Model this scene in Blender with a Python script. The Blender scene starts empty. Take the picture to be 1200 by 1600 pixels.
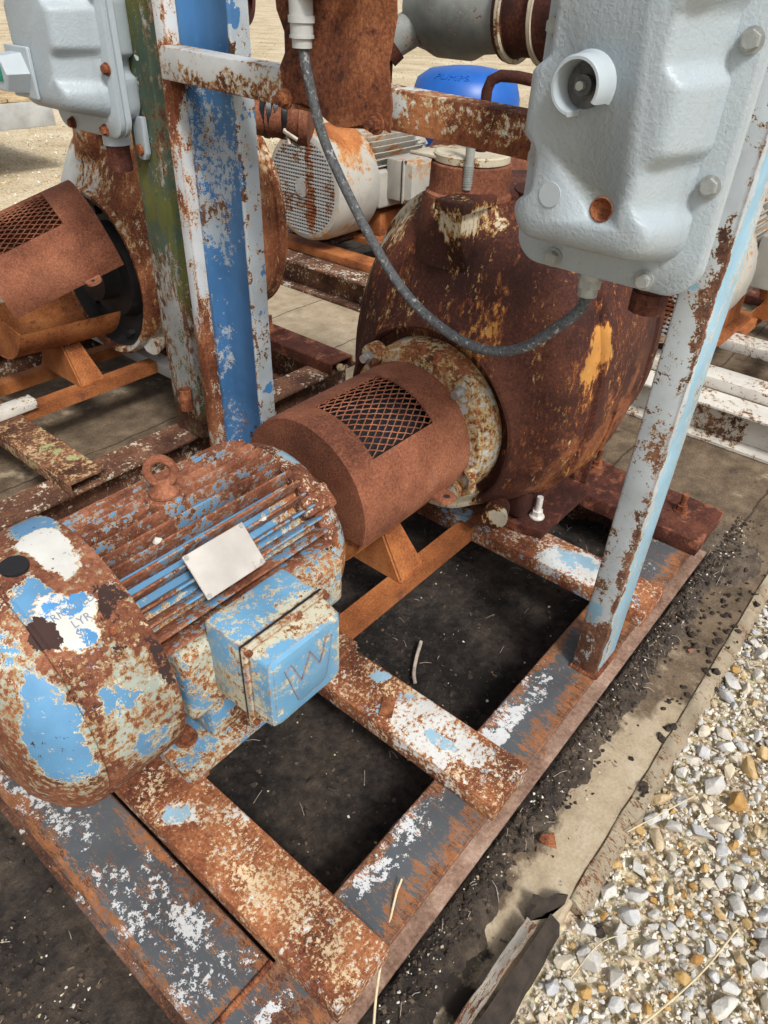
import bpy, bmesh, math, random
from math import sin, cos, pi, radians
from mathutils import Vector, Matrix, noise as mnoise

rnd = random.Random(7)
scene = bpy.context.scene
COL = scene.collection

# ------------------------------------------------------------------ camera
cam_d = bpy.data.cameras.new('camera')
cam_d.sensor_fit = 'VERTICAL'
cam_d.sensor_height = 24.0
cam_d.lens = 24.0 * 1109.0 / 1600.0
cam_d.clip_start = 0.02
cam_d.clip_end = 6000.0
cam = bpy.data.objects.new('camera', cam_d)
COL.objects.link(cam)
_a, _b, _c = 6.71330502e-01, 6.42125282e-01, -4.14148577e-02
_f = Vector((cos(_a) * cos(_b), sin(_a) * cos(_b), -sin(_b)))
_r = Vector((sin(_a), -cos(_a), 0.0))
_d = _f.cross(_r)
_right = cos(_c) * _r + sin(_c) * _d
_down = -sin(_c) * _r + cos(_c) * _d
cam.matrix_world = Matrix((
    (_right.x, -_down.x, -_f.x, 0.0),
    (_right.y, -_down.y, -_f.y, 0.0),
    (_right.z, -_down.z, -_f.z, 1.8),
    (0, 0, 0, 1)))
scene.camera = cam

# ------------------------------------------------------------------ light
SUN_DIR = Vector((-0.28, -0.62, 0.80)).normalized()
world = bpy.data.worlds.new('World')
scene.world = world
world.use_nodes = True
wn = world.node_tree
for n in list(wn.nodes):
    wn.nodes.remove(n)
w_out = wn.nodes.new('ShaderNodeOutputWorld')
w_bg = wn.nodes.new('ShaderNodeBackground')
w_sky = wn.nodes.new('ShaderNodeTexSky')
w_sky.sky_type = 'NISHITA'
w_sky.sun_disc = False
w_sky.sun_elevation = math.asin(SUN_DIR.z)
w_sky.sun_rotation = math.atan2(SUN_DIR.x, SUN_DIR.y)
w_sky.dust_density = 5.0
w_hs = wn.nodes.new('ShaderNodeHueSaturation')      # thin overcast: the blue is greyed out
w_hs.inputs['Saturation'].default_value = 0.30
wn.links.new(w_sky.outputs[0], w_hs.inputs['Color'])
wn.links.new(w_hs.outputs[0], w_bg.inputs['Color'])
w_bg.inputs['Strength'].default_value = 0.085
wn.links.new(w_bg.outputs[0], w_out.inputs[0])
sun_d = bpy.data.lights.new('sun', 'SUN')
sun_d.energy = 1.5
sun_d.angle = radians(11)
sun_d.color = (1.0, 0.96, 0.9)
sun = bpy.data.objects.new('sun', sun_d)
COL.objects.link(sun)
sun.rotation_euler = (-SUN_DIR).to_track_quat('-Z', 'Y').to_euler()
sun.location = (0, 0, 8)
scene.view_settings.view_transform = 'Standard'
scene.view_settings.look = 'None'
scene.view_settings.exposure = 0.80
scene.view_settings.gamma = 1.0
scene.view_settings.use_curve_mapping = False
scene.cycles.max_bounces = 5
scene.cycles.diffuse_bounces = 3
scene.cycles.use_denoising = True


# ------------------------------------------------------------------ helpers: objects
def thing(name, label, cat, loc=(0, 0, 0), rotz=0.0, group=None):
    o = bpy.data.objects.new(name, None)
    o.empty_display_size = 0.1
    COL.objects.link(o)
    o.location = loc
    o.rotation_euler = (0, 0, rotz)
    o['label'] = label
    o['category'] = cat
    if group:
        o['group'] = group
    return o


def tag(o, label, cat, group=None):
    o['label'] = label
    o['category'] = cat
    if group:
        o['group'] = group
    return o


def kind(o, k):
    o['kind'] = k
    return o


def copy_tree(o, parent=None, mats=None):
    c = o.copy()
    COL.objects.link(c)
    c.parent = parent
    if c.type == 'MESH' and mats and c.material_slots:
        m = o.material_slots[0].material
        if m and m.name in mats:
            c.material_slots[0].link = 'OBJECT'
            c.material_slots[0].material = mats[m.name]
    for ch in list(o.children):
        copy_tree(ch, c, mats)
    return c


ROCKS = {}


def rock_template(rg, pts):
    if pts not in ROCKS:
        out = []
        for _ in range(12):
            b = bmesh.new()
            for _k in range(pts):
                d = Vector((rg.gauss(0, 1), rg.gauss(0, 1), rg.gauss(0, 1)))
                d.normalize()
                b.verts.new(d * (0.75 + 0.25 * rg.random()))
            r = bmesh.ops.convex_hull(b, input=b.verts[:])
            bmesh.ops.delete(b, geom=[v for v in b.verts if not v.link_faces], context='VERTS')
            bmesh.ops.dissolve_limit(b, angle_limit=radians(12), verts=b.verts[:], edges=b.edges[:])
            b.verts.index_update()
            out.append(([tuple(v.co) for v in b.verts], [[v.index for v in f.verts] for f in b.faces]))
            b.free()
        ROCKS[pts] = out
    return ROCKS[pts][rg.randrange(12)]


class MB:
    """collects shapes into one bmesh, links them as one mesh object"""

    def __init__(self):
        self.bm = bmesh.new()

    def _xf(self, verts, M):
        if M is not None:
            for v in verts:
                v.co = M @ v.co

    def box(self, x0, x1, y0, y1, z0, z1, bev=0.0, seg=2, M=None):
        c = [(x, y, z) for x in (x0, x1) for y in (y0, y1) for z in (z0, z1)]
        v = [self.bm.verts.new(p) for p in c]
        f = [(0, 1, 3, 2), (4, 6, 7, 5), (0, 4, 5, 1), (2, 3, 7, 6), (0, 2, 6, 4), (1, 5, 7, 3)]
        fs = [self.bm.faces.new([v[i] for i in q]) for q in f]
        if bev > 0:
            es = list({e for q in fs for e in q.edges})
            r = bmesh.ops.bevel(self.bm, geom=es + v, offset=bev, segments=seg, profile=0.5, affect='EDGES')
            v = list({w for q in r['faces'] for w in q.verts} | {w for q in fs if q.is_valid for w in q.verts})
        self._xf(v, M)
        return v

    def loft(self, rings, close=True, cap0=True, cap1=True, M=None):
        vs = [[self.bm.verts.new(p) for p in r] for r in rings]
        n = len(vs[0])
        for a, b in zip(vs[:-1], vs[1:]):
            for i in range(n if close else n - 1):
                j = (i + 1) % n
                self.bm.faces.new((a[i], a[j], b[j], b[i]))
        if cap0:
            self.bm.faces.new(list(reversed(vs[0])))
        if cap1:
            self.bm.faces.new(vs[-1])
        self._xf([v for r in vs for v in r], M)
        return vs

    def lathe(self, prof, n=48, cy=0.0, cz=0.0, M=None, a0=None, a1=None, cap0=True, cap1=True):
        """profile (x, r) turned about the local x axis"""
        rings = []
        full = a0 is None
        for x, r in prof:
            r = max(r, 1e-4)
            if full:
                ang = [2 * pi * i / n for i in range(n)]
            else:
                ang = [a0 + (a1 - a0) * i / n for i in range(n + 1)]
            rings.append([(x, cy + r * cos(t), cz + r * sin(t)) for t in ang])
        return self.loft(rings, full, cap0 and full, cap1 and full, M)

    def cyl(self, p0, p1, r0, r1=None, n=20, caps=True):
        p0, p1 = Vector(p0), Vector(p1)
        d = p1 - p0
        q = Vector((1, 0, 0)).rotation_difference(d).to_matrix().to_4x4()
        M = Matrix.Translation(p0) @ q
        self.lathe([(0, r0), (d.length, r0 if r1 is None else r1)], n, M=M, cap0=caps, cap1=caps)

    def hexa(self, p0, p1, r):
        self.cyl(p0, p1, r, n=6)

    def tube(self, pts, r, n=8, closed=False, caps=True):
        pts = [Vector(p) for p in pts]
        m = len(pts)
        rings = []
        up = Vector((0.13, 0.21, 0.97)).normalized()
        prev = None
        for i, p in enumerate(pts):
            if closed:
                t = pts[(i + 1) % m] - pts[i - 1]
            else:
                t = pts[min(i + 1, m - 1)] - pts[max(i - 1, 0)]
            t.normalize()
            if prev is None:
                a = t.cross(up)
                if a.length < 1e-3:
                    a = t.cross(Vector((1, 0, 0)))
            else:
                a = prev - t * prev.dot(t)
            a.normalize()
            prev = a
            b = t.cross(a)
            rr = r[i] if isinstance(r, (list, tuple)) else r
            rings.append([p + a * rr * cos(2 * pi * k / n) + b * rr * sin(2 * pi * k / n) for k in range(n)])
        if closed:
            rings.append(rings[0])
            return self.loft(rings, True, False, False)
        return self.loft(rings, True, caps, caps)

    def prism(self, poly, axis, a, b, bev=0.0):
        """poly in the two other axes (in x,y,z order), extruded from a to b along axis"""
        def P(u, v, w):
            return {'x': (w, u, v), 'y': (u, w, v), 'z': (u, v, w)}[axis]
        r0 = [self.bm.verts.new(P(u, v, a)) for u, v in poly]
        r1 = [self.bm.verts.new(P(u, v, b)) for u, v in poly]
        n = len(poly)
        fs = []
        for i in range(n):
            j = (i + 1) % n
            fs.append(self.bm.faces.new((r0[i], r0[j], r1[j], r1[i])))
        fs.append(self.bm.faces.new(list(reversed(r0))))
        fs.append(self.bm.faces.new(r1))
        if bev > 0:
            es = list({e for q in fs for e in q.edges})
            bmesh.ops.bevel(self.bm, geom=es, offset=bev, segments=2, profile=0.5, affect='EDGES')

    def hull_rock(self, c, s, rg, pts=13, flat=0.7, M=None):
        """an angular stone: a stored hull, turned and stretched"""
        V, F = rock_template(rg, pts)
        a = rg.random() * 6.283
        ca, sa = cos(a), sin(a)
        kx, ky, kz = s * (0.95 + .35 * rg.random()), s * (0.7 + .3 * rg.random()), s * flat
        vs = [self.bm.verts.new((c[0] + x * kx * ca - y * ky * sa, c[1] + x * kx * sa + y * ky * ca, c[2] + z * kz)) for x, y, z in V]
        for f in F:
            self.bm.faces.new([vs[i] for i in f])

    def jitter(self, amt, sc=20.0):
        for v in self.bm.verts:
            n = mnoise.noise_vector(v.co * sc)
            v.co += n * amt

    def build(self, name, mat, parent=None, smooth=35, label=None):
        bm = self.bm
        bmesh.ops.recalc_face_normals(bm, faces=bm.faces[:])
        thr = radians(smooth)
        for f in bm.faces:
            f.smooth = smooth > 0
        if smooth > 0:
            for e in bm.edges:
                if len(e.link_faces) == 2 and e.calc_face_angle(0) > thr:
                    e.smooth = False
        me = bpy.data.meshes.new(name)
        bm.to_mesh(me)
        bm.free()
        if mat is not None:
            me.materials.append(mat)
        o = bpy.data.objects.new(name, me)
        COL.objects.link(o)
        o.parent = parent
        if label:
            o['label'] = label
        return o


def text_mesh(body, size, extrude):
    cu = bpy.data.curves.new('lettering', 'FONT')
    cu.body = body
    cu.size = size
    cu.extrude = extrude
    cu.resolution_u = 2
    cu.align_x = 'CENTER'
    cu.align_y = 'CENTER'
    ob = bpy.data.objects.new('lettering', cu)
    COL.objects.link(ob)
    dg = bpy.context.evaluated_depsgraph_get()
    dg.update()
    me = bpy.data.meshes.new_from_object(ob.evaluated_get(dg))
    bpy.data.objects.remove(ob)
    bpy.data.curves.remove(cu)
    return me


def bez(P, n=60):
    """smooth curve through points (Catmull-Rom)"""
    P = [Vector(p) for p in P]
    Q = [P[0] * 2 - P[1]] + P + [P[-1] * 2 - P[-2]]
    out = []
    per = max(2, n // (len(P) - 1))
    for i in range(len(P) - 1):
        p0, p1, p2, p3 = Q[i:i + 4]
        for k in range(per):
            t = k / per
            out.append(.5 * ((2 * p1) + (p2 - p0) * t + (2 * p0 - 5 * p1 + 4 * p2 - p3) * t * t + (3 * p1 - p0 - 3 * p2 + p3) * t ** 3))
    out.append(P[-1])
    return out



# ------------------------------------------------------------------ helpers: materials
class NT:
    def __init__(self, name):
        self.m = bpy.data.materials.new(name)
        self.m.use_nodes = True
        self.t = self.m.node_tree
        for n in list(self.t.nodes):
            self.t.nodes.remove(n)
        self.out = self.t.nodes.new('ShaderNodeOutputMaterial')
        self.bsdf = self.t.nodes.new('ShaderNodeBsdfPrincipled')
        self.t.links.new(self.bsdf.outputs[0], self.out.inputs[0])
        tc = self.t.nodes.new('ShaderNodeTexCoord')
        self.co = tc.outputs['Object']

    def L(self, a, b):
        self.t.links.new(a, b)

    def put(self, sock, v):
        if isinstance(v, bpy.types.NodeSocket):
            self.L(v, sock)
        elif isinstance(v, (tuple, list)) and len(v) == 3 and sock.type == 'RGBA':
            sock.default_value = (*v, 1)
        else:
            sock.default_value = v

    def math(self, op, a, b=0.0, clamp=False):
        n = self.t.nodes.new('ShaderNodeMath')
        n.operation = op
        n.use_clamp = clamp
        self.put(n.inputs[0], a)
        self.put(n.inputs[1], b)
        return n.outputs[0]

    def vmath(self, op, a, b=(0, 0, 0)):
        n = self.t.nodes.new('ShaderNodeVectorMath')
        n.operation = op
        self.put(n.inputs[0], a)
        self.put(n.inputs[1], b)
        return n.outputs['Value'] if op in ('LENGTH', 'DISTANCE', 'DOT_PRODUCT') else n.outputs['Vector']

    def noise(self, scale, detail=6.0, rough=0.6, vec=None, dist=0.0, off=0.0):
        n = self.t.nodes.new('ShaderNodeTexNoise')
        n.inputs['Scale'].default_value = scale
        n.inputs['Detail'].default_value = detail
        n.inputs['Roughness'].default_value = rough
        n.inputs['Distortion'].default_value = dist
        v = self.co if vec is None else vec
        if off:
            v = self.vmath('ADD', v, (off, off * 1.7, -off * 0.6))
        self.L(v, n.inputs['Vector'])
        return n.outputs[0]

    def voro(self, scale, vec=None, feature='F1', rand=1.0):
        n = self.t.nodes.new('ShaderNodeTexVoronoi')
        n.feature = feature
        n.inputs['Scale'].default_value = scale
        n.inputs['Randomness'].default_value = rand
        self.L(self.co if vec is None else vec, n.inputs['Vector'])
        return n.outputs

    def step(self, x, a, b, lo=0.0, hi=1.0):
        n = self.t.nodes.new('ShaderNodeMapRange')
        n.interpolation_type = 'SMOOTHSTEP'
        self.put(n.inputs['Value'], x)
        n.inputs['From Min'].default_value = a
        n.inputs['From Max'].default_value = b
        n.inputs['To Min'].default_value = lo
        n.inputs['To Max'].default_value = hi
        return n.outputs[0]

    def ramp(self, x, stops):
        n = self.t.nodes.new('ShaderNodeValToRGB')
        e = n.color_ramp.elements
        while len(e) < len(stops):
            e.new(0.5)
        for el, (p, c) in zip(e, stops):
            el.position = p
            el.color = (*c, 1)
        self.put(n.inputs[0], x)
        return n.outputs[0]

    def mix(self, f, a, b, mode='MIX'):
        n = self.t.nodes.new('ShaderNodeMix')
        n.data_type = 'RGBA'
        n.blend_type = mode
        self.put(n.inputs[0], f)
        self.put(n.inputs[6], a)
        self.put(n.inputs[7], b)
        return n.outputs[2]

    def blobs(self, x, bl):
        """adds patches: (cx,cy,cz, rx,ry,rz, amount) in the thing's own coordinates"""
        if not bl:
            return x
        wn_ = self.t.nodes.new('ShaderNodeTexNoise')
        wn_.inputs['Scale'].default_value = 11.0
        wn_.inputs['Detail'].default_value = 4.0
        self.L(self.co, wn_.inputs['Vector'])
        wv_ = self.vmath('MULTIPLY', self.vmath('SUBTRACT', wn_.outputs['Color'], (.5, .5, .5)), (.10, .10, .10))
        wco = self.vmath('ADD', self.co, wv_)
        for cx, cy, cz, rx, ry, rz, amt in bl:
            d = self.vmath('SUBTRACT', wco, (cx, cy, cz))
            d = self.vmath('MULTIPLY', d, (1 / rx, 1 / ry, 1 / rz))
            l = self.vmath('LENGTH', d)
            x = self.math('ADD', x, self.step(l, 0.55, 1.15, amt, 0.0))
        return x

    def stretch(self, s):
        return self.vmath('MULTIPLY', self.co, s)

    def edge(self, r):
        n = self.t.nodes.new('ShaderNodeBevel')
        n.samples = 4
        n.inputs['Radius'].default_value = r
        g = self.t.nodes.new('ShaderNodeNewGeometry')
        d = self.vmath('DOT_PRODUCT', n.outputs[0], g.outputs['Normal'])
        return self.math('SUBTRACT', 1.0, d, clamp=True)

    def bump(self, h, strength=0.4, dist=0.004, normal=None):
        n = self.t.nodes.new('ShaderNodeBump')
        n.inputs['Strength'].default_value = strength
        n.inputs['Distance'].default_value = dist
        self.L(h, n.inputs['Height'])
        if normal is not None:
            self.L(normal, n.inputs['Normal'])
        return n.outputs[0]

    def done(self, col, rough=0.8, metal=0.0, normal=None, spec=0.35):
        self.put(self.bsdf.inputs['Base Color'], col)
        self.put(self.bsdf.inputs['Roughness'], rough)
        self.put(self.bsdf.inputs['Metallic'], metal)
        self.put(self.bsdf.inputs['Specular IOR Level'], spec)
        if normal is not None:
            self.L(normal, self.bsdf.inputs['Normal'])
        return self.m


RUST = {
    'brown': ((0.060, 0.020, 0.011), (0.215, 0.076, 0.040), (0.39, 0.165, 0.092)),
    'mid': ((0.042, 0.014, 0.009), (0.205, 0.066, 0.029), (0.44, 0.18, 0.075)),
    'dark': ((0.020, 0.007, 0.005), (0.062, 0.018, 0.012), (0.155, 0.052, 0.028)),
    'orange': ((0.110, 0.032, 0.012), (0.34, 0.115, 0.036), (0.52, 0.21, 0.07)),
    'tan': ((0.13, 0.068, 0.046), (0.29, 0.185, 0.135), (0.44, 0.32, 0.25)),
    'umber': ((0.030, 0.014, 0.010), (0.12, 0.055, 0.034), (0.27, 0.13, 0.075)),
}


def weathered(name, rust='mid', coats=(), grain=90.0, rscale=5.0, rough=0.85, edge=0.0, edge_r=0.006,
              specks=0.0, bump=0.5, darkspots=0.0, off=0.0, rust2=None, rust2_blobs=()):
    """rusted steel with flaking coats.
    coat: dict(col, thr, scale, rim, rimw, blobs, stretch, fine, var, rough)"""
    N = NT(name)
    big = N.noise(rscale, 7, 0.62, off=off + 1.3)
    fine = N.noise(grain, 5, 0.7, off=off)
    pit = N.noise(grain * 2.6, 3, 0.65, off=off + 6.1)
    v = N.math('ADD', N.math('MULTIPLY', big, 0.52), N.math('ADD', N.math('MULTIPLY', fine, 0.36), N.math('MULTIPLY', pit, 0.16)))
    c = RUST[rust]
    col = N.ramp(v, [(0.40, c[0]), (0.52, c[1]), (0.63, c[2])])
    if rust2:
        c2 = RUST[rust2]
        colb = N.ramp(v, [(0.40, c2[0]), (0.52, c2[1]), (0.63, c2[2])])
        mk = N.blobs(N.math('SUBTRACT', N.noise(rscale * 1.7, 8, 0.65, off=off + 7), 0.62), rust2_blobs)
        col = N.mix(N.step(mk, 0.0, 0.10), col, colb)
    if darkspots > 0:
        ds = N.step(N.noise(rscale * 4, 5, 0.6, off=off + 4.4), 0.60, 0.66)
        col = N.mix(N.math('MULTIPLY', ds, darkspots), col, (0.035, 0.016, 0.014))
    rgh = N.math('ADD', rough - 0.1, N.math('MULTIPLY', fine, 0.2))
    col = N.mix(N.step(pit, 0.58, 0.68, 0, 0.55), col, tuple(x * 0.35 for x in c[0]))
    height = N.math('ADD', N.math('MULTIPLY', fine, 0.6), N.math('ADD', N.math('MULTIPLY', big, 0.3), N.math('MULTIPLY', pit, 0.35)))
    eg = N.edge(edge_r) if edge > 0 else None
    k = 0
    for ct in coats:
        k += 1
        s = ct.get('scale', 7.0)
        vec = N.stretch(ct['stretch']) if 'stretch' in ct else None
        m = N.noise(s, 10, 0.70, vec=vec, off=off + 3.1 * k)
        f2 = N.noise(s * ct.get('fs', 7.0), 4, 0.6, vec=vec, off=off + 5.7 * k)
        m = N.math('ADD', m, N.math('MULTIPLY', N.math('SUBTRACT', f2, 0.5), ct.get('fine', 0.35)))
        f3 = N.noise(s * ct.get('fs', 7.0) * 4.5, 3, 0.65, off=off + 8.3 * k)
        m = N.math('ADD', m, N.math('MULTIPLY', N.math('SUBTRACT', f3, 0.5), ct.get('micro', 0.42)))
        m = N.blobs(m, ct.get('blobs', ()))
        if eg is not None:
            m = N.math('SUBTRACT', m, N.math('MULTIPLY', eg, edge))
        t = ct['thr']
        w = ct.get('rimw', 0.05)
        soft = ct.get('soft', 0.012)
        if w > 0:
            rim = N.step(m, t - w, t - w + soft * 1.5)
            rc = ct.get('rim', (0.62, 0.53, 0.38))
            rcol = N.mix(N.step(N.noise(grain * 0.7, 3, 0.6, off=2.2), 0.42, 0.62), rc, (rc[0] * 0.8, rc[1] * 0.62, rc[2] * 0.42))
            col = N.mix(N.math('MULTIPLY', rim, ct.get('rimop', 0.9)), col, rcol)
        pm = N.step(m, t, t + soft)
        pc = ct['col']
        var = ct.get('var', 0.14)
        vn = N.noise(s * 0.8, 4, 0.55, off=off + 9.9 * k)
        pcol = N.ramp(vn, [(0.3, tuple(x * (1 - var) for x in pc)), (0.7, tuple(min(1, x * (1 + var)) for x in pc))])
        spk = ct.get('specks', specks)
        if spk > 0:
            sp = N.step(N.math('ADD', N.math('MULTIPLY', N.noise(grain * 0.55, 5, 0.65, off=off + 2.5 * k), 0.6), N.math('MULTIPLY', vn, 0.4)), 0.62 - spk, 0.65 - spk)
            pm2 = N.math('MULTIPLY', pm, N.math('SUBTRACT', 1.0, N.math('MULTIPLY', sp, 0.85)))
        else:
            pm2 = pm
        col = N.mix(pm2, col, pcol)
        inv = N.math('SUBTRACT', 1.0, pm2)
        pr = ct.get('rough', 0.5)
        rgh = N.math('ADD', N.math('MULTIPLY', rgh, inv), N.math('MULTIPLY', pm2, pr))
        height = N.math('ADD', N.math('MULTIPLY', height, N.math('ADD', 0.25, N.math('MULTIPLY', inv, 0.75))), N.math('MULTIPLY', pm2, 0.55))
    gr = N.noise(rscale * 0.55 + 1.2, 6, 0.6, off=off + 12)
    col = N.mix(N.step(gr, 0.42, 0.66, 0.0, 0.42), col, N.mix(0.5, col, (0.10, 0.062, 0.040), 'MULTIPLY'))
    nb = N.bump(height, min(1.0, bump * 1.35), 0.0045)
    return N.done(col, rgh, 0.0, nb, 0.3)


def plain(name, col, rough=0.6, metal=0.0, var=0.15, scale=30.0, bump=0.15, grime=None, gthr=0.6, spec=0.4):
    N = NT(name)
    n = N.noise(scale, 5, 0.6)
    c = N.ramp(n, [(0.3, tuple(x * (1 - var) for x in col)), (0.7, tuple(min(1, x * (1 + var)) for x in col))])
    if grime:
        g = N.step(N.noise(scale * 0.5, 7, 0.68, off=3), gthr - 0.03, gthr + 0.05)
        c = N.mix(g, c, grime)
    return N.done(c, rough, metal, N.bump(N.noise(scale * 4, 4, 0.6), bump, 0.003), spec)


CREAM = (0.66, 0.60, 0.47)
BLUE = (0.110, 0.270, 0.455)
PALE = (0.255, 0.41, 0.52)
WHITE = (0.74, 0.76, 0.76)
GREY = (0.085, 0.095, 0.105)
M = {}
M['guard'] = weathered('guard_rust', 'brown', rscale=3.0, grain=150, rough=0.9, bump=0.45, rust2='umber')
M['mesh'] = weathered('mesh_rust', 'brown', rscale=6, grain=120, bump=0.2)
M['tray'] = weathered('tray_rust', 'orange', rscale=5, grain=120, bump=0.4, darkspots=0.5)
M['angle'] = weathered('angle_rust', 'orange', rscale=4, grain=130, bump=0.4, rust2='brown')
M['bolt'] = weathered('bolt_rust', 'mid', rscale=20, grain=200, bump=0.5, darkspots=0.4)
M['boltz'] = plain('zinc_bolt', (0.42, 0.42, 0.41), 0.42, 0.75, 0.12, 60, 0.2, (0.3, 0.18, 0.1), 0.66)
M['boltw'] = plain('bolt_white', (0.72, 0.70, 0.66), 0.5, 0.3, 0.1, 80, 0.3, (0.35, 0.25, 0.17), 0.7)
M['rubber'] = plain('rubber_black', (0.012, 0.012, 0.014), 0.55, 0, 0.2, 60, 0.2)  # black rubber, also the shade drum inside the guard
M['cablem'] = plain('cable_jacket', (0.075, 0.08, 0.085), 0.75, 0, 0.55, 140, 0.5, (0.30, 0.31, 0.32), 0.60)
M['plate'] = plain('plate_paint', (0.57, 0.55, 0.51), 0.55, 0, 0.06, 40, 0.1, (0.5, 0.40, 0.33), 0.66)
M['plastic'] = plain('drum_plastic', (0.012, 0.10, 0.40), 0.38, 0, 0.12, 6, 0.1, (0.03, 0.06, 0.14), 0.72)
M['tape'] = plain('tape_black', (0.012, 0.013, 0.016), 0.35, 0, 0.3, 40, 0.4)
M['rag'] = plain('tape_frayed', (0.50, 0.44, 0.36), 0.9, 0, 0.3, 60, 0.5)
M['straw'] = plain('straw', (0.56, 0.47, 0.30), 0.7, 0, 0.2, 50, 0.1)
M['stick'] = plain('stick_grey', (0.36, 0.31, 0.26), 0.9, 0, 0.3, 60, 0.5)
M['clay'] = plain('broken_clay', (0.24, 0.11, 0.07), 0.9, 0, 0.25, 50, 0.5)
M['orangebit'] = plain('orange_scrap', (0.75, 0.10, 0.03), 0.6, 0, 0.2, 90, 0.3)
M['galv'] = weathered('galvanised', 'umber', [dict(col=(0.215, 0.23, 0.215), thr=0.38, scale=9, fs=8, fine=0.8, rimw=0.05, rim=(0.34, 0.34, 0.31), rough=0.55, var=0.4, specks=.02)],
                      rscale=5, grain=60, bump=0.3)
M['wood'] = weathered('timber', 'umber', [dict(col=(0.45, 0.34, 0.20), thr=0.42, scale=6, stretch=(1, 8, 8), rimw=0.0, rough=0.85, var=0.25)], bump=0.5)

# grey / white flaked skid steel (thing-local blobs follow the photograph's big patches)
M['skid'] = weathered('skid_paint', 'umber', [
    dict(col=GREY, thr=0.535, scale=5.0, fs=11, fine=0.45, rim=(0.42, 0.20, 0.10), rimw=0.03, rimop=0.6, rough=0.55, var=0.25,
         blobs=[(0.62, .45, .2, .34, .07, .1, 0.26), (1.25, .45, .2, .36, .07, .1, 0.26), (2.1, .45, .2, .3, .07, .1, 0.2), (1.55, .40, .2, .10, .06, .1, -0.4),
                (0.26, 1.0, .2, .075, .8, .1, 0.16), (0.26, .45, .2, .06, .08, .1, -0.1), (1.2, .45, 0.02, 3, .3, .08, -0.6)]),
    dict(col=(0.60, 0.62, 0.63), thr=0.655, scale=10.0, fs=7, fine=0.8, rimw=0.0, rough=0.5, var=0.05,
         blobs=[(1.12, .475, .2, .13, .045, .06, 0.17), (1.27, .46, .2, .14, .03, .06, 0.13), (0.62, .485, .2, .05, .04, .06, 0.19), (0.80, .49, .2, .10, .035, .06, 0.15), (0.50, .49, .2, .07, .035, .06, 0.17),
                (0.84, .44, .2, .07, .04, .06, 0.04), (.24, .95, .2, .04, .3, .06, 0.12), (.29, .72, .2, .03, .14, .06, 0.12),
                (.22, 1.35, .2, .06, .2, .06, 0.16), (.30, .43, .2, .06, .05, .06, 0.13), (1.0, .4, .2, 2.0, .045, .06, -0.15), (1.2, .45, 0.02, 3, .3, .08, -0.6)]),
    dict(col=(0.30, 0.115, 0.045), thr=0.66, scale=30.0, fs=5, fine=0.8, stretch=(2.6, 0.5, 1), rimw=0.03, rim=(0.46, 0.27, 0.13), rimop=.7, rough=0.85, var=0.3,
         blobs=[(1.2, .385, .2, 3, .035, .05, 0.14), (1.2, .515, .2, 3, .025, .05, 0.12), (.35, 1.1, .2, .02, .8, .05, 0.12), (.185, 1.1, .2, .025, .8, .05, 0.16)])],
    rscale=6, grain=110, edge=0.9, edge_r=0.014, bump=0.45, rust2='mid')
M['flange'] = weathered('flange_rust', 'tan', rscale=7, grain=90, bump=0.5, rust2='orange')
M['chan1'] = weathered('channel_rust', 'mid', [
    dict(col=(0.56, 0.44, 0.28), thr=0.655, scale=11, fs=9, fine=1.0, rim=(0.5, 0.25, 0.10), rimw=0.06, rimop=0.5, rough=0.8, var=0.2,
         blobs=[(.44, .50, .26, .12, .2, .1, 0.10), (.44, .80, .26, .05, .2, .1, 0.03), (.98, .6, .26, .2, .3, .1, 0.05)]),
    dict(col=(0.58, 0.59, 0.58), thr=0.68, scale=13, fs=7, fine=1.1, rimw=0.07, rim=(0.55, 0.40, 0.24), rough=0.55, var=0.06, soft=0.015,
         blobs=[(.975, .58, .255, .085, .14, .06, 0.25), (.99, .45, .255, .055, .09, .06, 0.10), (1.02, .68, .255, .06, .06, .06, .1), (.43, .88, .255, .04, .05, .06, 0.20), (.48, .80, .255, .03, .05, .06, .1)]),
    dict(col=PALE, thr=0.71, scale=16, fs=6, fine=0.7, rimw=0.03, rim=(0.58, 0.58, 0.54), rough=0.5, var=0.12,
         blobs=[(.42, .885, .255, .04, .03, .06, 0.28), (1.03, .80, .255, .03, .025, .06, 0.32), (.955, .72, .255, .035, .03, .06, .22), (.975, .56, .255, .03, .045, .06, 0.26), (1.03, .44, .255, .03, .03, .06, .16), (1.02, .70, .255, .03, .04, .06, 0.25)])],
    rscale=7, grain=120, edge=1.8, edge_r=0.010, bump=0.5, rust2='orange')
M['chan3'] = weathered('channel_rust_blue', 'mid', [
    dict(col=(0.56, 0.58, 0.57), thr=0.65, scale=12, fs=7, fine=0.9, rimw=0.08, rim=(0.48, 0.28, 0.14), rough=0.6, var=0.1,
         blobs=[(1.83, .60, .255, .09, .18, .05, 0.27)]),
    dict(col=PALE, thr=0.62, scale=14, fs=5, fine=0.5, rimw=0.0, rough=0.5, var=0.12,
         blobs=[(1.85, .64, .255, .05, .10, .05, 0.20), (1.80, 1.10, .25, .08, .10, .06, 0.16)])],
    rscale=6, grain=120, edge=1.0, edge_r=0.008, bump=0.5)
M['chan4'] = weathered('channel_rust_plain', 'dark', rscale=6, grain=120, bump=0.45, rust2='brown', rust2_blobs=[(1.2, 1, .2, 9, 9, 9, .10)])
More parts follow.
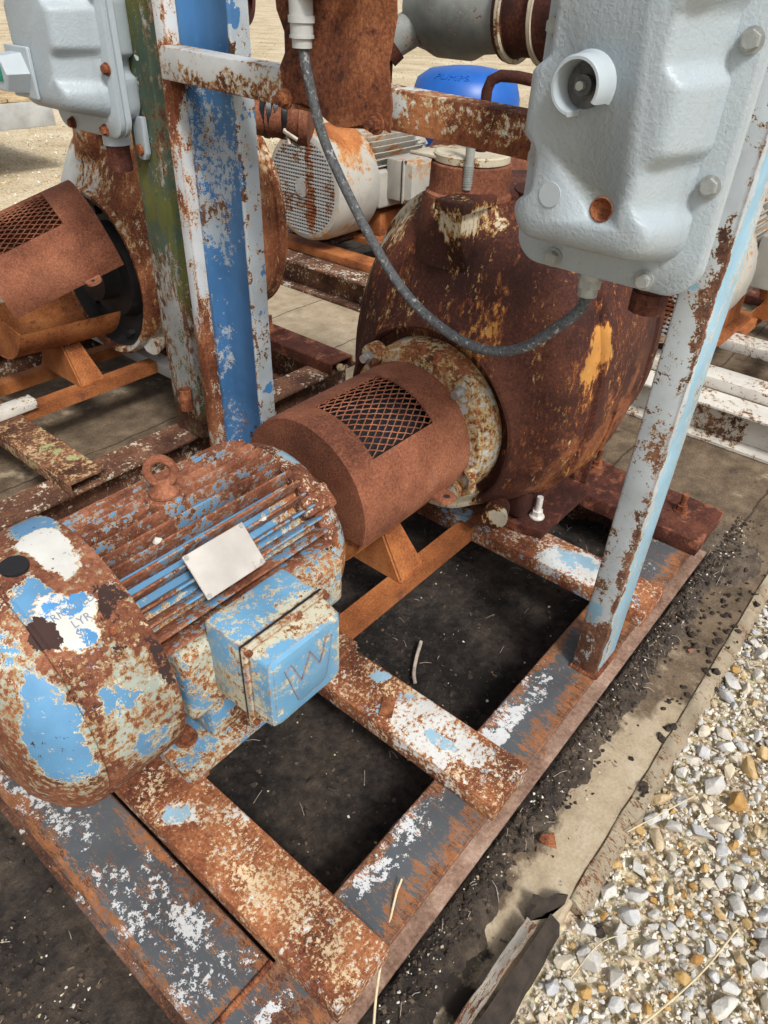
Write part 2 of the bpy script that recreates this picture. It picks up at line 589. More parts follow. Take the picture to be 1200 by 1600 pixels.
M['chanL'] = weathered('channel_rust_cream', 'umber', [
    dict(col=(0.50, 0.39, 0.23), thr=0.55, scale=9, fs=8, fine=0.8, rimw=0.06, rim=(0.42, 0.2, 0.08), rough=0.8, var=0.25),
    dict(col=(0.33, 0.36, 0.16), thr=0.66, scale=10, fs=4, fine=0.3, rimw=0.0, rough=0.7, blobs=[(.98, .62, .255, .05, .06, .05, 0.16), (1.02, .5, .255, .03, .04, .05, 0.16)])],
    rscale=6, grain=100, edge=0.8, edge_r=0.008, bump=0.5, rust2='mid')
M['greywhite'] = weathered('grey_paint_steel', 'umber', [dict(col=(0.40, 0.41, 0.40), thr=0.38, scale=6, rimw=0.04, rough=0.6, var=0.2)], edge=0.6, edge_r=0.006, bump=0.4)
M['railwhite'] = weathered('white_rail', 'umber', [dict(col=(0.62, 0.60, 0.55), thr=0.44, scale=7, fs=6, fine=0.6, rimw=0.04, rough=0.55, var=0.05)], edge=0.7, edge_r=0.006, bump=0.5)
M['railback'] = weathered('back_rail', 'umber', [dict(col=(0.60, 0.58, 0.55), thr=0.66, scale=12, fs=5, fine=0.8, rimw=0.05, rough=0.6, blobs=[(.26, .7, .2, .06, .5, .1, .1)])], bump=0.5, rust2='mid')

# posts
M['post'] = weathered('post_pale_blue', 'umber', [
    dict(col=(0.45, 0.50, 0.53), thr=0.42, scale=8, fs=6, fine=0.55, rimw=0.03, rim=(0.48, 0.42, 0.30), rough=0.45, var=0.05,
         blobs=[(1.47, .40, .22, .06, .09, .20, -0.20), (1.47, .42, .45, .03, .06, .20, -0.10), (1.468, .37, .62, .02, .02, .40, -0.17), (1.468, .37, 1.3, .02, .02, .28, -0.14), (1.468, .43, .8, .02, .02, .5, -.06)]),
    dict(col=(0.26, 0.46, 0.60), thr=0.44, scale=9, fs=6, fine=0.5, stretch=(1, 1, 0.30), rimw=0.06, rim=(0.52, 0.56, 0.56), rough=0.45, var=0.10,
         blobs=[(1.44, .40, 1.0, .050, .20, 1.8, -0.55), (1.475, .43, .43, .03, .03, .05, 0.6)])],
    rscale=7, grain=100, edge=2.0, edge_r=0.012, bump=0.45)
M['postblue'] = weathered('post_blue', 'umber', [
    dict(col=(0.36, 0.41, 0.45), thr=0.40, scale=8, fs=7, fine=0.7, rimw=0.04, rim=(0.6, 0.58, 0.5), rough=0.5, var=0.12,
         blobs=[(1.50, 1.86, .32, .08, .07, .2, -0.5), (1.49, 1.742, .75, .05, .014, .6, -0.05), (1.465, 1.745, 1.3, .012, .02, 1.2, -.12), (1.465, 1.955, 1.2, .012, .02, 1.2, -.12)]),
    dict(col=(0.060, 0.170, 0.355), thr=0.43, scale=5, fs=10, fine=0.6, rimw=0.0, rough=0.42, var=0.15,
         blobs=[(1.50, 1.86, 1.9, .2, .2, .4, 0.15), (1.50, 1.84, .85, .06, .09, .40, 0.16), (1.5, 1.91, 1.22, .1, .05, .30, -0.10), (1.49, 1.738, .9, .10, .016, 1.8, -0.42)])],
    rscale=7, grain=100, bump=0.4)
M['postwhite'] = weathered('post_white', 'mid', [
    dict(col=(0.54, 0.57, 0.59), thr=0.46, scale=6, fs=6, fine=0.45, rimw=0.04, rim=(0.6, 0.45, 0.3), rough=0.5, var=0.05, stretch=(1, 1, 0.5),
         blobs=[(1.42, 1.98, .5, .1, .1, .5, -0.12), (1.42, 1.98, 1.55, .06, .06, .14, -0.10)])],
    rscale=7, grain=100, edge=0.8, edge_r=0.010, bump=0.45)
M['bar'] = weathered('crossbar_paint', 'mid', [
    dict(col=(0.55, 0.57, 0.57), thr=0.57, scale=9, fs=8, fine=0.9, rimw=0.09, rim=(0.50, 0.38, 0.21), rough=0.5, var=0.06,
         blobs=[(1.40, 1.76, 1.62, .1, .20, .035, 0.24), (1.40, 1.55, 1.61, .1, .14, .03, 0.12), (1.40, 1.12, 1.59, .08, .05, .03, 0.22), (1.44, 1.5, 1.66, .06, .8, .012, 0.16), (1.42, .75, 1.57, .1, .38, .1, -0.09), (1.40, .9, 1.53, .1, .5, .014, -.3)])],
    rscale=7, grain=100, edge=0.8, edge_r=0.010, bump=0.5, rust2='umber')
M['postgreen'] = weathered('post_green', 'umber', [
    dict(col=(0.36, 0.38, 0.37), thr=0.52, scale=9, fs=7, fine=0.9, rimw=0.07, rim=(0.36, 0.24, 0.13), rough=0.6, var=0.2, stretch=(1, 1, .4), blobs=[(-.06, .06, .5, .05, .03, .8, -.1), (0, 0, .0, .2, .2, .14, -.3), (-.06, 0, .7, .1, .1, .6, .05)]),
    dict(col=(0.075, 0.115, 0.080), thr=0.55, scale=8, fs=7, fine=0.9, rimw=0.05, rim=(0.24, 0.23, 0.13), rough=0.5, var=0.25, stretch=(1, 1, .6),
         blobs=[(0, 0, 1.25, .2, .2, .65, 0.12), (0, 0, .3, .2, .2, .45, -0.18)]),
    dict(col=(0.13, 0.14, 0.04), thr=0.58, scale=5, fs=6, fine=0.3, rimw=0.0, rough=0.6, var=0.2, stretch=(1, 1, .5),
         blobs=[(-.08, .05, 1.2, .08, .05, .6, 0.08), (0, 0, 1.5, .1, .05, .2, 0.1)]),
    dict(col=(0.80, 0.82, 0.80), thr=0.72, scale=9, fs=4, fine=0.3, rimw=0.0, rough=0.5, var=0.04,
         blobs=[(-.08, .02, 1.62, .05, .03, .05, 0.3), (-.08, .05, 1.53, .05, .018, .05, 0.3), (-.08, -.02, 1.38, .05, .03, .02, 0.3), (-.08, .0, 1.30, .05, .02, .035, 0.3), (-.08, -.03, 1.16, .05, .02, .03, 0.25)])],
    rscale=7, grain=100, edge=0.7, edge_r=0.012, bump=0.5, rust2='mid')

# motors  (origin of a motor: between its feet; shaft at z .33)
M['cover'] = weathered('fan_cover_paint', 'brown', [
    dict(col=(0.33, 0.37, 0.32), thr=0.77, scale=8, fs=9, fine=1.5, rimw=0.12, rim=(0.40, 0.28, 0.15), rough=0.7, var=0.25, specks=0.05,
         blobs=[(-.31, -.285, .36, .09, .09, .18, 0.30), (-.47, -.25, .45, .08, .14, .22, 0.20), (-.42, -.1, .6, .03, .1, .08, .12)]),
    dict(col=BLUE, thr=0.72, scale=7, fs=7, fine=0.7, rimw=0.07, rim=(0.56, 0.56, 0.46), rough=0.42, var=0.16, specks=0.02,
         blobs=[(-.468, -.26, .46, .058, .09, .17, 0.42), (-.46, -.14, .56, .04, .12, .09, 0.24), (-.350, -.28, .425, .05, .05, .05, 0.30), (-.275, .09, .61, .05, .10, .06, 0.36),
                (-.368, -.105, .60, .036, .06, .04, 0.38), (-.30, -.285, .29, .05, .06, .07, 0.26), (-.25, -.285, .36, .02, .05, .1, 0.2)]),
    dict(col=(0.66, 0.66, 0.62), thr=0.72, scale=8, fs=6, fine=0.6, rimw=0.05, rim=(0.58, 0.44, 0.26), rough=0.5, var=0.05, specks=0.015,
         blobs=[(-.288, -.025, .62, .040, .085, .06, 0.45), (-.347, -.168, .57, .056, .062, .06, 0.36)]),
    dict(col=(0.09, 0.30, 0.60), thr=0.72, scale=14, fs=5, fine=0.7, rimw=0.0, rough=0.45, var=0.15,
         blobs=[(-.335, -.145, .582, .030, .028, .03, 0.32), (-.340, -.195, .55, .024, .022, .022, 0.28)]),
    dict(col=(0.048, 0.026, 0.023), thr=0.72, scale=12, fs=6, fine=0.8, rimw=0.0, rough=0.9, var=0.25,
         blobs=[(-.387, -.165, .572, .030, .032, .034, 0.40), (-.276, -.175, .565, .03, .048, .05, 0.30), (-.236, -.265, .44, .018, .04, .09, 0.30), (-.285, -.235, .50, .03, .02, .02, 0.16)])],
    rscale=6, grain=110, bump=0.45, rust2='umber')
M['body'] = weathered('motor_paint', 'mid', [
    dict(col=(0.44, 0.47, 0.40), thr=0.53, scale=10, fs=8, fine=1.4, rimw=0.10, rim=(0.46, 0.33, 0.17), rough=0.7, var=0.25, specks=0.05,
         blobs=[(0, 0, .56, .6, .3, .09, -0.12), (.3, -.1, .45, .1, .3, .3, -0.08), (0, -.26, .1, .5, .2, .16, -.08)]),
    dict(col=BLUE, thr=0.57, scale=8, fs=7, fine=0.7, rimw=0.06, rim=(0.55, 0.53, 0.42), rough=0.42, var=0.15, specks=0.03,
         blobs=[(0, -.1, .53, .24, .18, .10, 0.24), (-.18, 0, .56, .12, .2, .1, 0.06), (0, -.26, .40, .3, .06, .06, 0.05), (-.2, -.24, .24, .05, .1, .1, 0.1), (.0, -.2, .1, .12, .04, .06, .25), (0, -.25, .22, .3, .1, .08, -.08)])],
    rscale=7, grain=120, bump=0.5, rust2='orange')
M['fin'] = weathered('fin_rust', 'brown', [
    dict(col=BLUE, thr=0.61, scale=8, fs=7, fine=0.8, rimw=0.05, rim=(0.50, 0.42, 0.27), rimop=.7, rough=0.5, var=0.15, specks=0.03,
         blobs=[(0, -.2, .5, .3, .14, .08, 0.03), (0, -.18, .5, .5, .06, .05, 0.03)])],
    rscale=9, grain=120, bump=0.5, rust2='mid')
M['bell'] = weathered('end_bell_rust', 'brown', [
    dict(col=(0.55, 0.52, 0.42), thr=0.64, scale=12, fs=8, fine=1.1, rimw=0.05, rim=(0.5, 0.3, 0.15), rough=0.7, var=0.2),
    dict(col=PALE, thr=0.66, scale=11, fs=6, fine=0.7, rimw=0.04, rim=(0.6, 0.57, 0.46), rough=0.5, var=0.1,
         blobs=[(.34, -.05, .55, .06, .05, .03, 0.16), (.32, -.2, .42, .06, .03, .08, 0.10)])],
    rscale=6, grain=120, bump=0.5, rust2='orange', rust2_blobs=[(.3, -.22, .25, .1, .1, .15, 0.3)])
M['box'] = weathered('conduit_box_paint', 'brown', [
    dict(col=(0.48, 0.47, 0.36), thr=0.42, scale=10, fs=8, fine=1.0, rimw=0.06, rim=(0.46, 0.30, 0.14), rough=0.7, var=0.2, specks=0.04,
         blobs=[(0, -.40, .49, .14, .035, .03, -0.02)]),
    dict(col=(0.135, 0.320, 0.50), thr=0.50, scale=7, fs=8, fine=0.6, rimw=0.05, rim=(0.52, 0.51, 0.42), rough=0.42, var=0.12, specks=0.03,
         blobs=[(-.02, -.43, .36, .12, .06, .16, 0.16), (.095, -.44, .33, .03, .03, .15, -0.14), (0, -.40, .475, .16, .06, .035, -0.30)])],
    rscale=8, grain=130, edge=1.5, edge_r=0.010, bump=0.45)
M['whitemotor'] = weathered('white_motor', 'orange', [
    dict(col=(0.40, 0.39, 0.35), thr=0.40, scale=4, fs=6, fine=0.35, micro=.25, soft=.10, rimw=0.10, rim=(0.50, 0.30, 0.13), rough=0.6, var=0.16, specks=.02,
         blobs=[(-.36, -.05, .60, .16, .24, .12, -0.30), (-.3, .1, .5, .2, .2, .3, -.05), (0, -.3, .3, .4, .15, .2, 0.12)])],
    rscale=5, grain=90, bump=0.4, rust2='brown')
M['grillem'] = weathered('grille_paint', 'mid', [dict(col=(0.40, 0.41, 0.41), thr=0.42, scale=5, fs=6, fine=.4, soft=.06, rimw=.06, rim=(.4, .26, .15), rough=.6, blobs=[(-.55, -.06, .33, .05, .05, .3, -.16)])], bump=.2)

M['pump'] = weathered('pump_rust', 'dark', [
    dict(col=(0.50, 0.24, 0.06), thr=0.74, scale=8, fs=9, fine=1.0, stretch=(1, 1, 0.40), rimw=0.12, rim=(0.26, 0.085, 0.03), rimop=0.75, rough=0.8, var=0.35, soft=.05,
         blobs=[(-.28, -.15, .71, .14, .12, .17, 0.25), (-.19, -.46, .73, .07, .05, .15, 0.40), (-.2, -.33, .55, .14, .12, .2, 0.10), (-.1, -.3, .25, .14, .2, .2, 0.10), (-.16, .42, .66, .13, .12, .5, 0.24),
                (-.02, -.45, .40, .10, .1, .35, .10)]),
    dict(col=(0.56, 0.52, 0.40), thr=0.76, scale=10, fs=8, fine=0.9, stretch=(1, 1, 0.42), rimw=0.09, rim=(0.50, 0.30, 0.10), rough=0.7, var=0.18, soft=.03,
         blobs=[(-.28, -.15, .68, .09, .10, .14, 0.26), (-.15, .46, .66, .09, .08, .60, 0.48), (-.25, .40, .80, .08, .08, .25, 0.26), (-.10, .40, 1.0, .1, .12, .12, .34), (-.16, .30, .93, .16, .12, .12, 0.27), (-.36, -.02, .14, .10, .26, .12, 0.36), (-.3, -.03, 1.02, .14, .12, .06, 0.28),
                (-.35, -.31, .15, .03, .06, .05, 0.4)])],
    rscale=4, grain=120, rough=0.70, bump=0.6, rust2='mid', rust2_blobs=[(-.1, -.35, .28, .3, .25, .34, 0.18), (-.25, .2, .5, .2, .2, .3, .05), (.15, -.42, .35, .2, .2, .3, .12)])
M['pump2'] = weathered('pump_rust_pale', 'mid', [
    dict(col=(0.46, 0.28, 0.12), thr=0.62, scale=5, fs=8, fine=0.8, stretch=(1, 1, 0.35), rimw=0.06, rim=(0.36, 0.14, 0.05), rimop=0.7, rough=0.8, var=0.3),
    dict(col=(0.52, 0.53, 0.50), thr=0.66, scale=7, fs=8, fine=0.8, stretch=(1, 1, 0.45), rimw=0.08, rim=(0.58, 0.40, 0.2), rough=0.7, var=0.12,
         blobs=[(-.32, .25, .68, .14, .22, .30, 0.28), (-.33, -.2, .3, .12, .16, .3, 0.3), (-.3, .1, .8, .1, .3, .12, .2)])],
    rscale=5, grain=110, rough=0.8, bump=0.5, rust2='dark')
M['neck'] = weathered('neck_rust', 'brown', rscale=5, grain=120, bump=0.4)
M['coverplate'] = weathered('bearing_cover_paint', 'mid', [
    dict(col=(0.44, 0.46, 0.46), thr=0.58, scale=8, fs=8, fine=0.9, rimw=0.13, rim=(0.50, 0.38, 0.18), rough=0.5, var=0.15)],
    rscale=8, grain=120, bump=0.5, edge=0.6, edge_r=0.008, rust2='dark')
M['cap'] = weathered('cap_cream', 'umber', [dict(col=(0.52, 0.47, 0.36), thr=0.40, scale=8, fs=7, fine=0.6, rimw=0.05, rim=(0.45, 0.3, 0.14), rough=0.7, var=0.1)],
                     grain=100, bump=0.4, edge=0.8, edge_r=0.006)
M['casting_dark'] = plain('casting_black', (0.025, 0.023, 0.023), 0.6, 0, 0.4, 12, 0.5)  # black casting, also the painted dark of the lug holes
M['darkrust'] = weathered('rust_dark_pipe', 'dark', rscale=7, grain=110, bump=0.4, rust2='umber')
M['bentplate'] = weathered('bent_plate_rust', 'mid', rscale=4, grain=100, bump=0.5, rust2='dark', darkspots=0.7,
                           rust2_blobs=[(1.36, 1.3, 1.78, .1, .12, .1, 0.16)])


def enclosure_mat():
    N = NT('enclosure_paint')
    peb = N.noise(135, 2.0, 0.45, dist=0.6)
    big = N.noise(5, 5, 0.6)
    c = N.ramp(big, [(0.3, (0.315, 0.372, 0.410)), (0.7, (0.365, 0.42, 0.455))])
    g = N.step(N.noise(26, 7, 0.7, off=4), 0.69, 0.73)
    c = N.mix(N.math('MULTIPLY', g, 0.6), c, (0.30, 0.25, 0.20))
    st = N.noise(16, 6, 0.65, vec=N.stretch((1, 1, .10)), off=6)
    c = N.mix(N.step(st, 0.55, 0.75, 0, 0.35), c, (0.24, 0.25, 0.24))
    sc = N.step(N.noise(60, 4, 0.7, vec=N.stretch((1, 1, .5)), off=8), 0.70, 0.72)
    c = N.mix(N.math('MULTIPLY', sc, 0.5), c, (0.16, 0.15, 0.14))
    h = N.math('ADD', peb, N.math('MULTIPLY', N.noise(30, 3, 0.5, off=1), 0.4))
    return N.done(c, 0.42, 0.0, N.bump(h, 0.36, 0.004), 0.5)


M['encl'] = enclosure_mat()
M['encl2'] = plain('enclosure_smooth', (0.37, 0.425, 0.46), 0.45, 0, 0.05, 20, 0.1)
M['darkgrey'] = plain('worn_dark_metal', (0.10, 0.10, 0.10), .55, .2, .4, 60, .3)
M['greentag'] = plain('green_tag', (0.0, 0.20, 0.13), 0.5)
M['fitting'] = plain('gland_grey', (0.34, 0.36, 0.35), 0.5, 0.3, 0.15, 60, 0.2, (0.2, 0.17, 0.13), 0.66)
M['ivory'] = plain('gland_plastic', (0.40, 0.41, 0.40), 0.5, 0, 0.08, 40, 0.15, (0.35, 0.3, 0.25), 0.7)


def ground_mat(name, stops, scale=60.0, bump=0.6, far=False):
    N = NT(name)
    a = N.noise(scale, 7, 0.7)
    v = N.voro(scale * 0.9)
    vv = N.voro(scale * 2.1)
    b = N.noise(1.2, 5, 0.6, off=2)
    x = N.math('ADD', N.math('MULTIPLY', a, 0.5), N.math('MULTIPLY', b, 0.35))
    x = N.math('ADD', x, N.math('MULTIPLY', N.math('SUBTRACT', 1.0, v[0]), 0.15))
    c = N.ramp(x, stops)
    c = N.mix(0.30, c, N.mix(0.75, v[1], (0.5, 0.5, 0.5)), 'OVERLAY')
    h = N.math('ADD', N.math('SUBTRACT', 1.0, v[0]), N.math('MULTIPLY', N.math('SUBTRACT', 1.0, vv[0]), 0.5))
    return N.done(c, 0.95, 0, N.bump(h, bump, 0.012), 0.2)


M['gravel'] = ground_mat('gravel_sand', [(0.40, (0.33, 0.25, 0.14)), (0.52, (0.57, 0.48, 0.33)), (0.64, (0.70, 0.64, 0.51))], 45)


def slab_mat():
    N = NT('stained_concrete')
    n1 = N.noise(9, 8, 0.66)
    n2 = N.noise(120, 5, 0.7)
    x = N.math('ADD', N.math('MULTIPLY', n1, 0.6), N.math('MULTIPLY', n2, 0.4))
    c = N.ramp(x, [(0.36, (0.26, 0.20, 0.13)), (0.52, (0.40, 0.325, 0.225)), (0.66, (0.50, 0.43, 0.32))])
    # brown grime: everywhere but the clean stretch beyond the left skid and the strip by the kerb
    m = N.noise(2.6, 8, 0.66, off=5)
    m = N.blobs(m, [(2.9, 3.6, 0, .75, 2.0, 1, -0.30), (.95, .16, 0, .80, .13, 1, -0.24), (2.3, .2, 0, .5, .3, 1, .2), (1.2, 2.95, 0, 1.2, .75, 1, 0.10), (3.6, .6, 0, 1.6, 1.5, 1, 0.16)])
    br = N.ramp(x, [(0.36, (0.035, 0.025, 0.018)), (0.52, (0.13, 0.092, 0.06)), (0.68, (0.24, 0.185, 0.125))])
    c = N.mix(N.step(m, 0.44, 0.54, 0, 0.92), c, br)
    oil = N.noise(3.2, 8, 0.68, off=9)
    oil = N.blobs(oil, [(1.1, 1.2, 0, 1.2, .95, 1, 0.5), (.45, .25, 0, .35, .12, 1, 0.18), (3.2, 1.1, 0, .5, .5, 1, 0.12), (2.1, 2.5, 0, 0.35, .3, 1, 0.2)])
    c = N.mix(N.step(oil, 0.66, 0.76), c, (0.028, 0.022, 0.018))
    # pour joints
    wv = N.t.nodes.new('ShaderNodeTexNoise')
    wv.inputs['Scale'].default_value = 6
    sep = N.t.nodes.new('ShaderNodeSeparateXYZ')
    N.L(N.co, sep.inputs[0])
    yj = N.math('ADD', sep.outputs['Y'], N.math('MULTIPLY', N.math('SUBTRACT', N.noise(7, 4, 0.6), 0.5), 0.05))
    j = N.math('ABSOLUTE', N.math('SUBTRACT', N.math('FRACT', N.math('MULTIPLY', yj, 1.0 / 0.62)), 0.5))
    c = N.mix(N.step(j, 0.004, 0.012, 0.75, 0.0), c, (0.03, 0.024, 0.018))
    sp = N.step(N.noise(34, 4, 0.6, off=7), 0.66, 0.70)
    c = N.mix(N.math('MULTIPLY', sp, 0.7), c, (0.035, 0.03, 0.025))
    return N.done(c, 0.9, 0, N.bump(x, 0.35, 0.006), 0.2)


def dirt_mat():
    N = NT('oily_dirt')
    a = N.noise(30, 8, 0.7)
    b = N.noise(4, 6, 0.62, off=3)
    x = N.math('ADD', N.math('MULTIPLY', a, 0.55), N.math('MULTIPLY', b, 0.45))
    x = N.blobs(x, [(0.0, .75, 0, .5, .7, 1, 0.05), (2.9, .4, 0, .6, .5, 1, 0.16), (1.4, .24, 0, 1.6, .13, 1, 0.09), (1.3, .8, 0, .3, .5, 1, -0.06)])
    c = N.ramp(x, [(0.40, (0.012, 0.010, 0.009)), (0.51, (0.050, 0.040, 0.034)), (0.60, (0.095, 0.072, 0.055)), (0.72, (0.20, 0.155, 0.11))])
    p = N.step(N.noise(110, 3, 0.5, off=8), 0.70, 0.73)
    c = N.mix(N.math('MULTIPLY', p, 0.7), c, (0.30, 0.24, 0.17))
    return N.done(c, 0.72, 0, N.bump(N.noise(80, 8, 0.78), 1.0, 0.016), 0.35)


M['slab'] = slab_mat()
M['dirt'] = dirt_mat()
M['clod'] = plain('dirt_clod', (0.035, 0.026, 0.020), 0.9, 0, 0.5, 30, 0.5)  # dark clods, also the shade band along the edging
M['brownclod'] = plain('brown_clod', (0.10, 0.072, 0.05), 0.9, 0, 0.5, 30, 0.5)
M['kerb'] = weathered('kerb_concrete', 'umber', [dict(col=(0.29, 0.245, 0.175), thr=0.43, scale=12, fs=8, fine=1.0, stretch=(2, .7, 1), rimw=0.05, rim=(0.42, 0.34, 0.22), rough=0.9, var=0.3)], bump=0.8, grain=60)
M['edging'] = weathered('edging_steel', 'umber', [dict(col=(0.235, 0.22, 0.195), thr=0.46, scale=16, fs=8, fine=1.0, stretch=(.22, 1.6, 1), rimw=0.04, rim=(0.5, 0.45, 0.36), rough=0.6, var=0.3)], bump=0.6)


def stone_mat(name, ramp_stops):
    N = NT(name)
    oi = N.t.nodes.new('ShaderNodeObjectInfo')
    n = N.noise(2.2, 8, 0.7)
    x = N.math('ADD', N.math('MULTIPLY', oi.outputs['Random'], 0.85), N.math('MULTIPLY', n, 0.25))
    c = N.ramp(x, ramp_stops)
    f = N.noise(5, 7, 0.75, off=2)
    c = N.mix(N.step(f, 0.55, 0.75, 0, 0.45), c, (0.34, 0.26, 0.16))
    return N.done(c, 0.9, 0, N.bump(N.noise(5, 9, 0.75), 0.5, 0.012), 0.25)


STONE_STOPS = [(0.10, (0.68, 0.67, 0.64)), (0.26, (0.44, 0.45, 0.465)), (0.42, (0.66, 0.64, 0.58)), (0.60, (0.52, 0.51, 0.49)), (0.76, (0.63, 0.55, 0.41)), (0.90, (0.52, 0.34, 0.13)), (0.98, (0.40, 0.20, 0.06))]
M['stone'] = stone_mat('limestone', STONE_STOPS)
M['pebw'] = plain('pebble_white', (0.62, 0.59, 0.52), 0.9, 0, 0.3, 14, 0.3)
M['pebt'] = plain('pebble_tan', (0.50, 0.42, 0.29), 0.9, 0, 0.35, 14, 0.3)
M['pebo'] = plain('pebble_ochre', (0.42, 0.25, 0.09), 0.9, 0, 0.35, 14, 0.3)

# ================================================================== ground
g = MB()
g.box(-2500, 2500, -2500, 2500, -1.0, -0.05)
kind(g.build('ground', M['gravel'], smooth=0), 'structure')
g = MB()
g.box(-3.0, 9.0, 0.125, 5.7, -0.35, 0.0, bev=0.01)
kind(g.build('concrete_pad', M['slab'], smooth=0), 'structure')


def fbm(x, y, s, o=0.0):
    return mnoise.fractal(Vector((x * s + o, y * s - o, o)), 1.0, 2.0, 5)


def grid(x0, x1, y0, y1, d, fn):
    m = MB()
    nx, ny = int((x1 - x0) / d), int((y1 - y0) / d)
    vs = []
    for i in range(nx + 1):
        row = []
        for j in range(ny + 1):
            x, y = x0 + i * d, y0 + j * d
            row.append(m.bm.verts.new((x, y, fn(x, y))))
        vs.append(row)
    for i in range(nx):
        for j in range(ny):
            q = (vs[i][j], vs[i + 1][j], vs[i + 1][j + 1], vs[i][j + 1])
            if max(v.co.z for v in q) > -0.012:
                m.bm.faces.new(q)
    bmesh.ops.delete(m.bm, geom=[v for v in m.bm.verts if not v.link_faces], context='VERTS')
    return m


def sm(a, b, x):
    t = max(0.0, min(1.0, (x - a) / (b - a)))
    return t * t * (3 - 2 * t)


def dirt_h(x, y):
    edge = 0.255 + 0.050 * fbm(x, 0, 2.3, 3)
    if x < 0.75:
        edge -= 0.07 * sm(0.75, 0.35, x)
    if x > 2.2:
        edge -= 0.10 * sm(2.2, 2.7, x)
    b = -0.03 + 0.047 * sm(edge - 0.05, edge + 0.05, y)
    b -= 0.04 * sm(2.05, 2.2, y)
    b -= 0.05 * sm(2.55, 3.0, x)
    rough = 0.5 + 0.7 * sm(0.4, 0.25, y)
    h = b + 0.016 * fbm(x, y, 7, 1) * rough + 0.012 * fbm(x, y, 26, 5) * rough
    if .345 < y < .535 and .15 < x < 2.55:
        h = min(h, .001)
    if .155 < x < .375 and y > .345:
        h = min(h, .001)
    return h


d_m = grid(-0.5, 3.3, 0.14, 2.2, 0.012, dirt_h)
kind(d_m.build('dirt', M['dirt'], smooth=60), 'stuff')


def gravel_h(x, y):
    h = -0.035 + 0.012 * fbm(x, y, 3, 2) + 0.008 * fbm(x, y, 14, 4) + 0.005 * fbm(x, y, 45, 8)
    return h - 0.03 * sm(0.09, 0.115, y)


# sandy bed between the stones
gb = grid(0.2, 3.4, -1.1, 0.115, 0.014, lambda x, y: gravel_h(x, y) + 0.0)
M['gravelbed'] = ground_mat('gravel_fines', [(0.40, (0.20, 0.145, 0.08)), (0.52, (0.40, 0.32, 0.20)), (0.64, (0.56, 0.48, 0.34))], 60)
gravel = kind(gb.build('gravel_bed', M['gravelbed'], smooth=60), 'structure')
# stones: 300 largest one by one, the rest as one mass
meshes = []
for k in range(14):
    m = MB()
    m.hull_rock((0, 0, 0), 1.0, rnd, 15 + (k % 4) * 2, 0.62 + 0.25 * rnd.random())
    bmesh.ops.bevel(m.bm, geom=m.bm.edges[:], offset=0.035, segments=1, affect='EDGES')
    o = m.build('stone', M['stone'], gravel, smooth=24)
    meshes.append(o.data)
    bpy.data.objects.remove(o)


placed = []


def in_wedge(x, y, mg=0.06):
    """the patch of loose stone beside the pad that the photograph shows"""
    return y > -.33 + .29 * (x - 1.034) - mg and x > .653 + (.117 - y) * .852 - mg and x < 2.5


for smin, smax, cnt in ((.026, .038, 16), (.019, .027, 62), (.0125, .019, 110), (.009, .0125, 112)):
    k = tries = 0
    while k < cnt and tries < 20000:
        tries += 1
        x = .6 + 1.9 * rnd.random() ** 1.25
        y = .085 - .52 * rnd.random()
        if not in_wedge(x, y) or (smin > .018 and (y > .078 or fbm(x, y, 4.5, 11) < -.12)):
            continue
        s = smin + (smax - smin) * rnd.random()
        if any((x - a) ** 2 + (y - b) ** 2 < (.86 * (s + c)) ** 2 for a, b, c in placed):
            continue
        placed.append((x, y, s))
        k += 1
for i, (x, y, s) in enumerate(placed):
    o = bpy.data.objects.new('stone', meshes[i % len(meshes)])
    COL.objects.link(o)
    o.parent = gravel
    o.location = (x, y, gravel_h(x, y) + s * (0.20 + 0.25 * rnd.random()))
    o.rotation_euler = (rnd.gauss(0, 0.35), rnd.gauss(0, 0.35), rnd.random() * 6.28)
    o.scale = (s * (1.05 + .45 * rnd.random()), s * (0.95 + .3 * rnd.random()), s * 1.15)
for mat, cnt, smin, smax, nm in (('pebw', 7000, .003, .0115, 'pebbles'), ('pebt', 7500, .0025, .0105, 'pebbles'), ('pebo', 1100, .0025, .009, 'pebbles'),
                                 ('pebw', 700, .010, .026, 'loose_stones'), ('pebt', 600, .009, .022, 'loose_stones')):
    m = MB()
    far = nm == 'loose_stones'
    for _ in range(cnt):
        if far:
            x, y = .2 + 3.1 * rnd.random(), .08 - 1.1 * rnd.random()
            if in_wedge(x, y, .075):
                continue
        else:
            x, y = .5 + 2.1 * rnd.random() ** 1.3, .108 - .60 * rnd.random()
            if not in_wedge(x, y, .16):
                continue
        s = smin + (smax - smin) * rnd.random() ** 1.5
        if any((x - a) ** 2 + (y - b) ** 2 < (0.75 * c) ** 2 for a, b, c in placed):
            continue
        m.hull_rock((x, y, gravel_h(x, y) + s * 0.3), s, rnd, 11 if far else 8, 0.7)
    kind(m.build(nm, M[mat], gravel, smooth=0), 'stuff')
# coarse gravel of the yard beyond the pad, towards the trailer
for mat, cnt in (('pebw', 2600), ('pebt', 1800)):
    m = MB()
    for _ in range(cnt):
        x = 1.5 + 9 * rnd.random()
        y = 5.75 + 6.0 * rnd.random() ** 1.2
        s = 0.010 + 0.018 * rnd.random() ** 2
        m.hull_rock((x, y, -0.05 + s * 0.3), s, rnd, 7, 0.7)
    kind(m.build('yard_gravel', M[mat], smooth=0), 'stuff')

m = MB()
for _ in range(5200):
    x = 5.5 + 22 * rnd.random() ** 1.2
    y = 5.8 + 24 * rnd.random() ** 1.4
    s = 0.012 + 0.035 * rnd.random() ** 2
    m.hull_rock((x, y, -0.05 + s * 0.3), s, rnd, 7, 0.6)
kind(m.build('yard_gravel', M['pebt'], smooth=0), 'stuff')

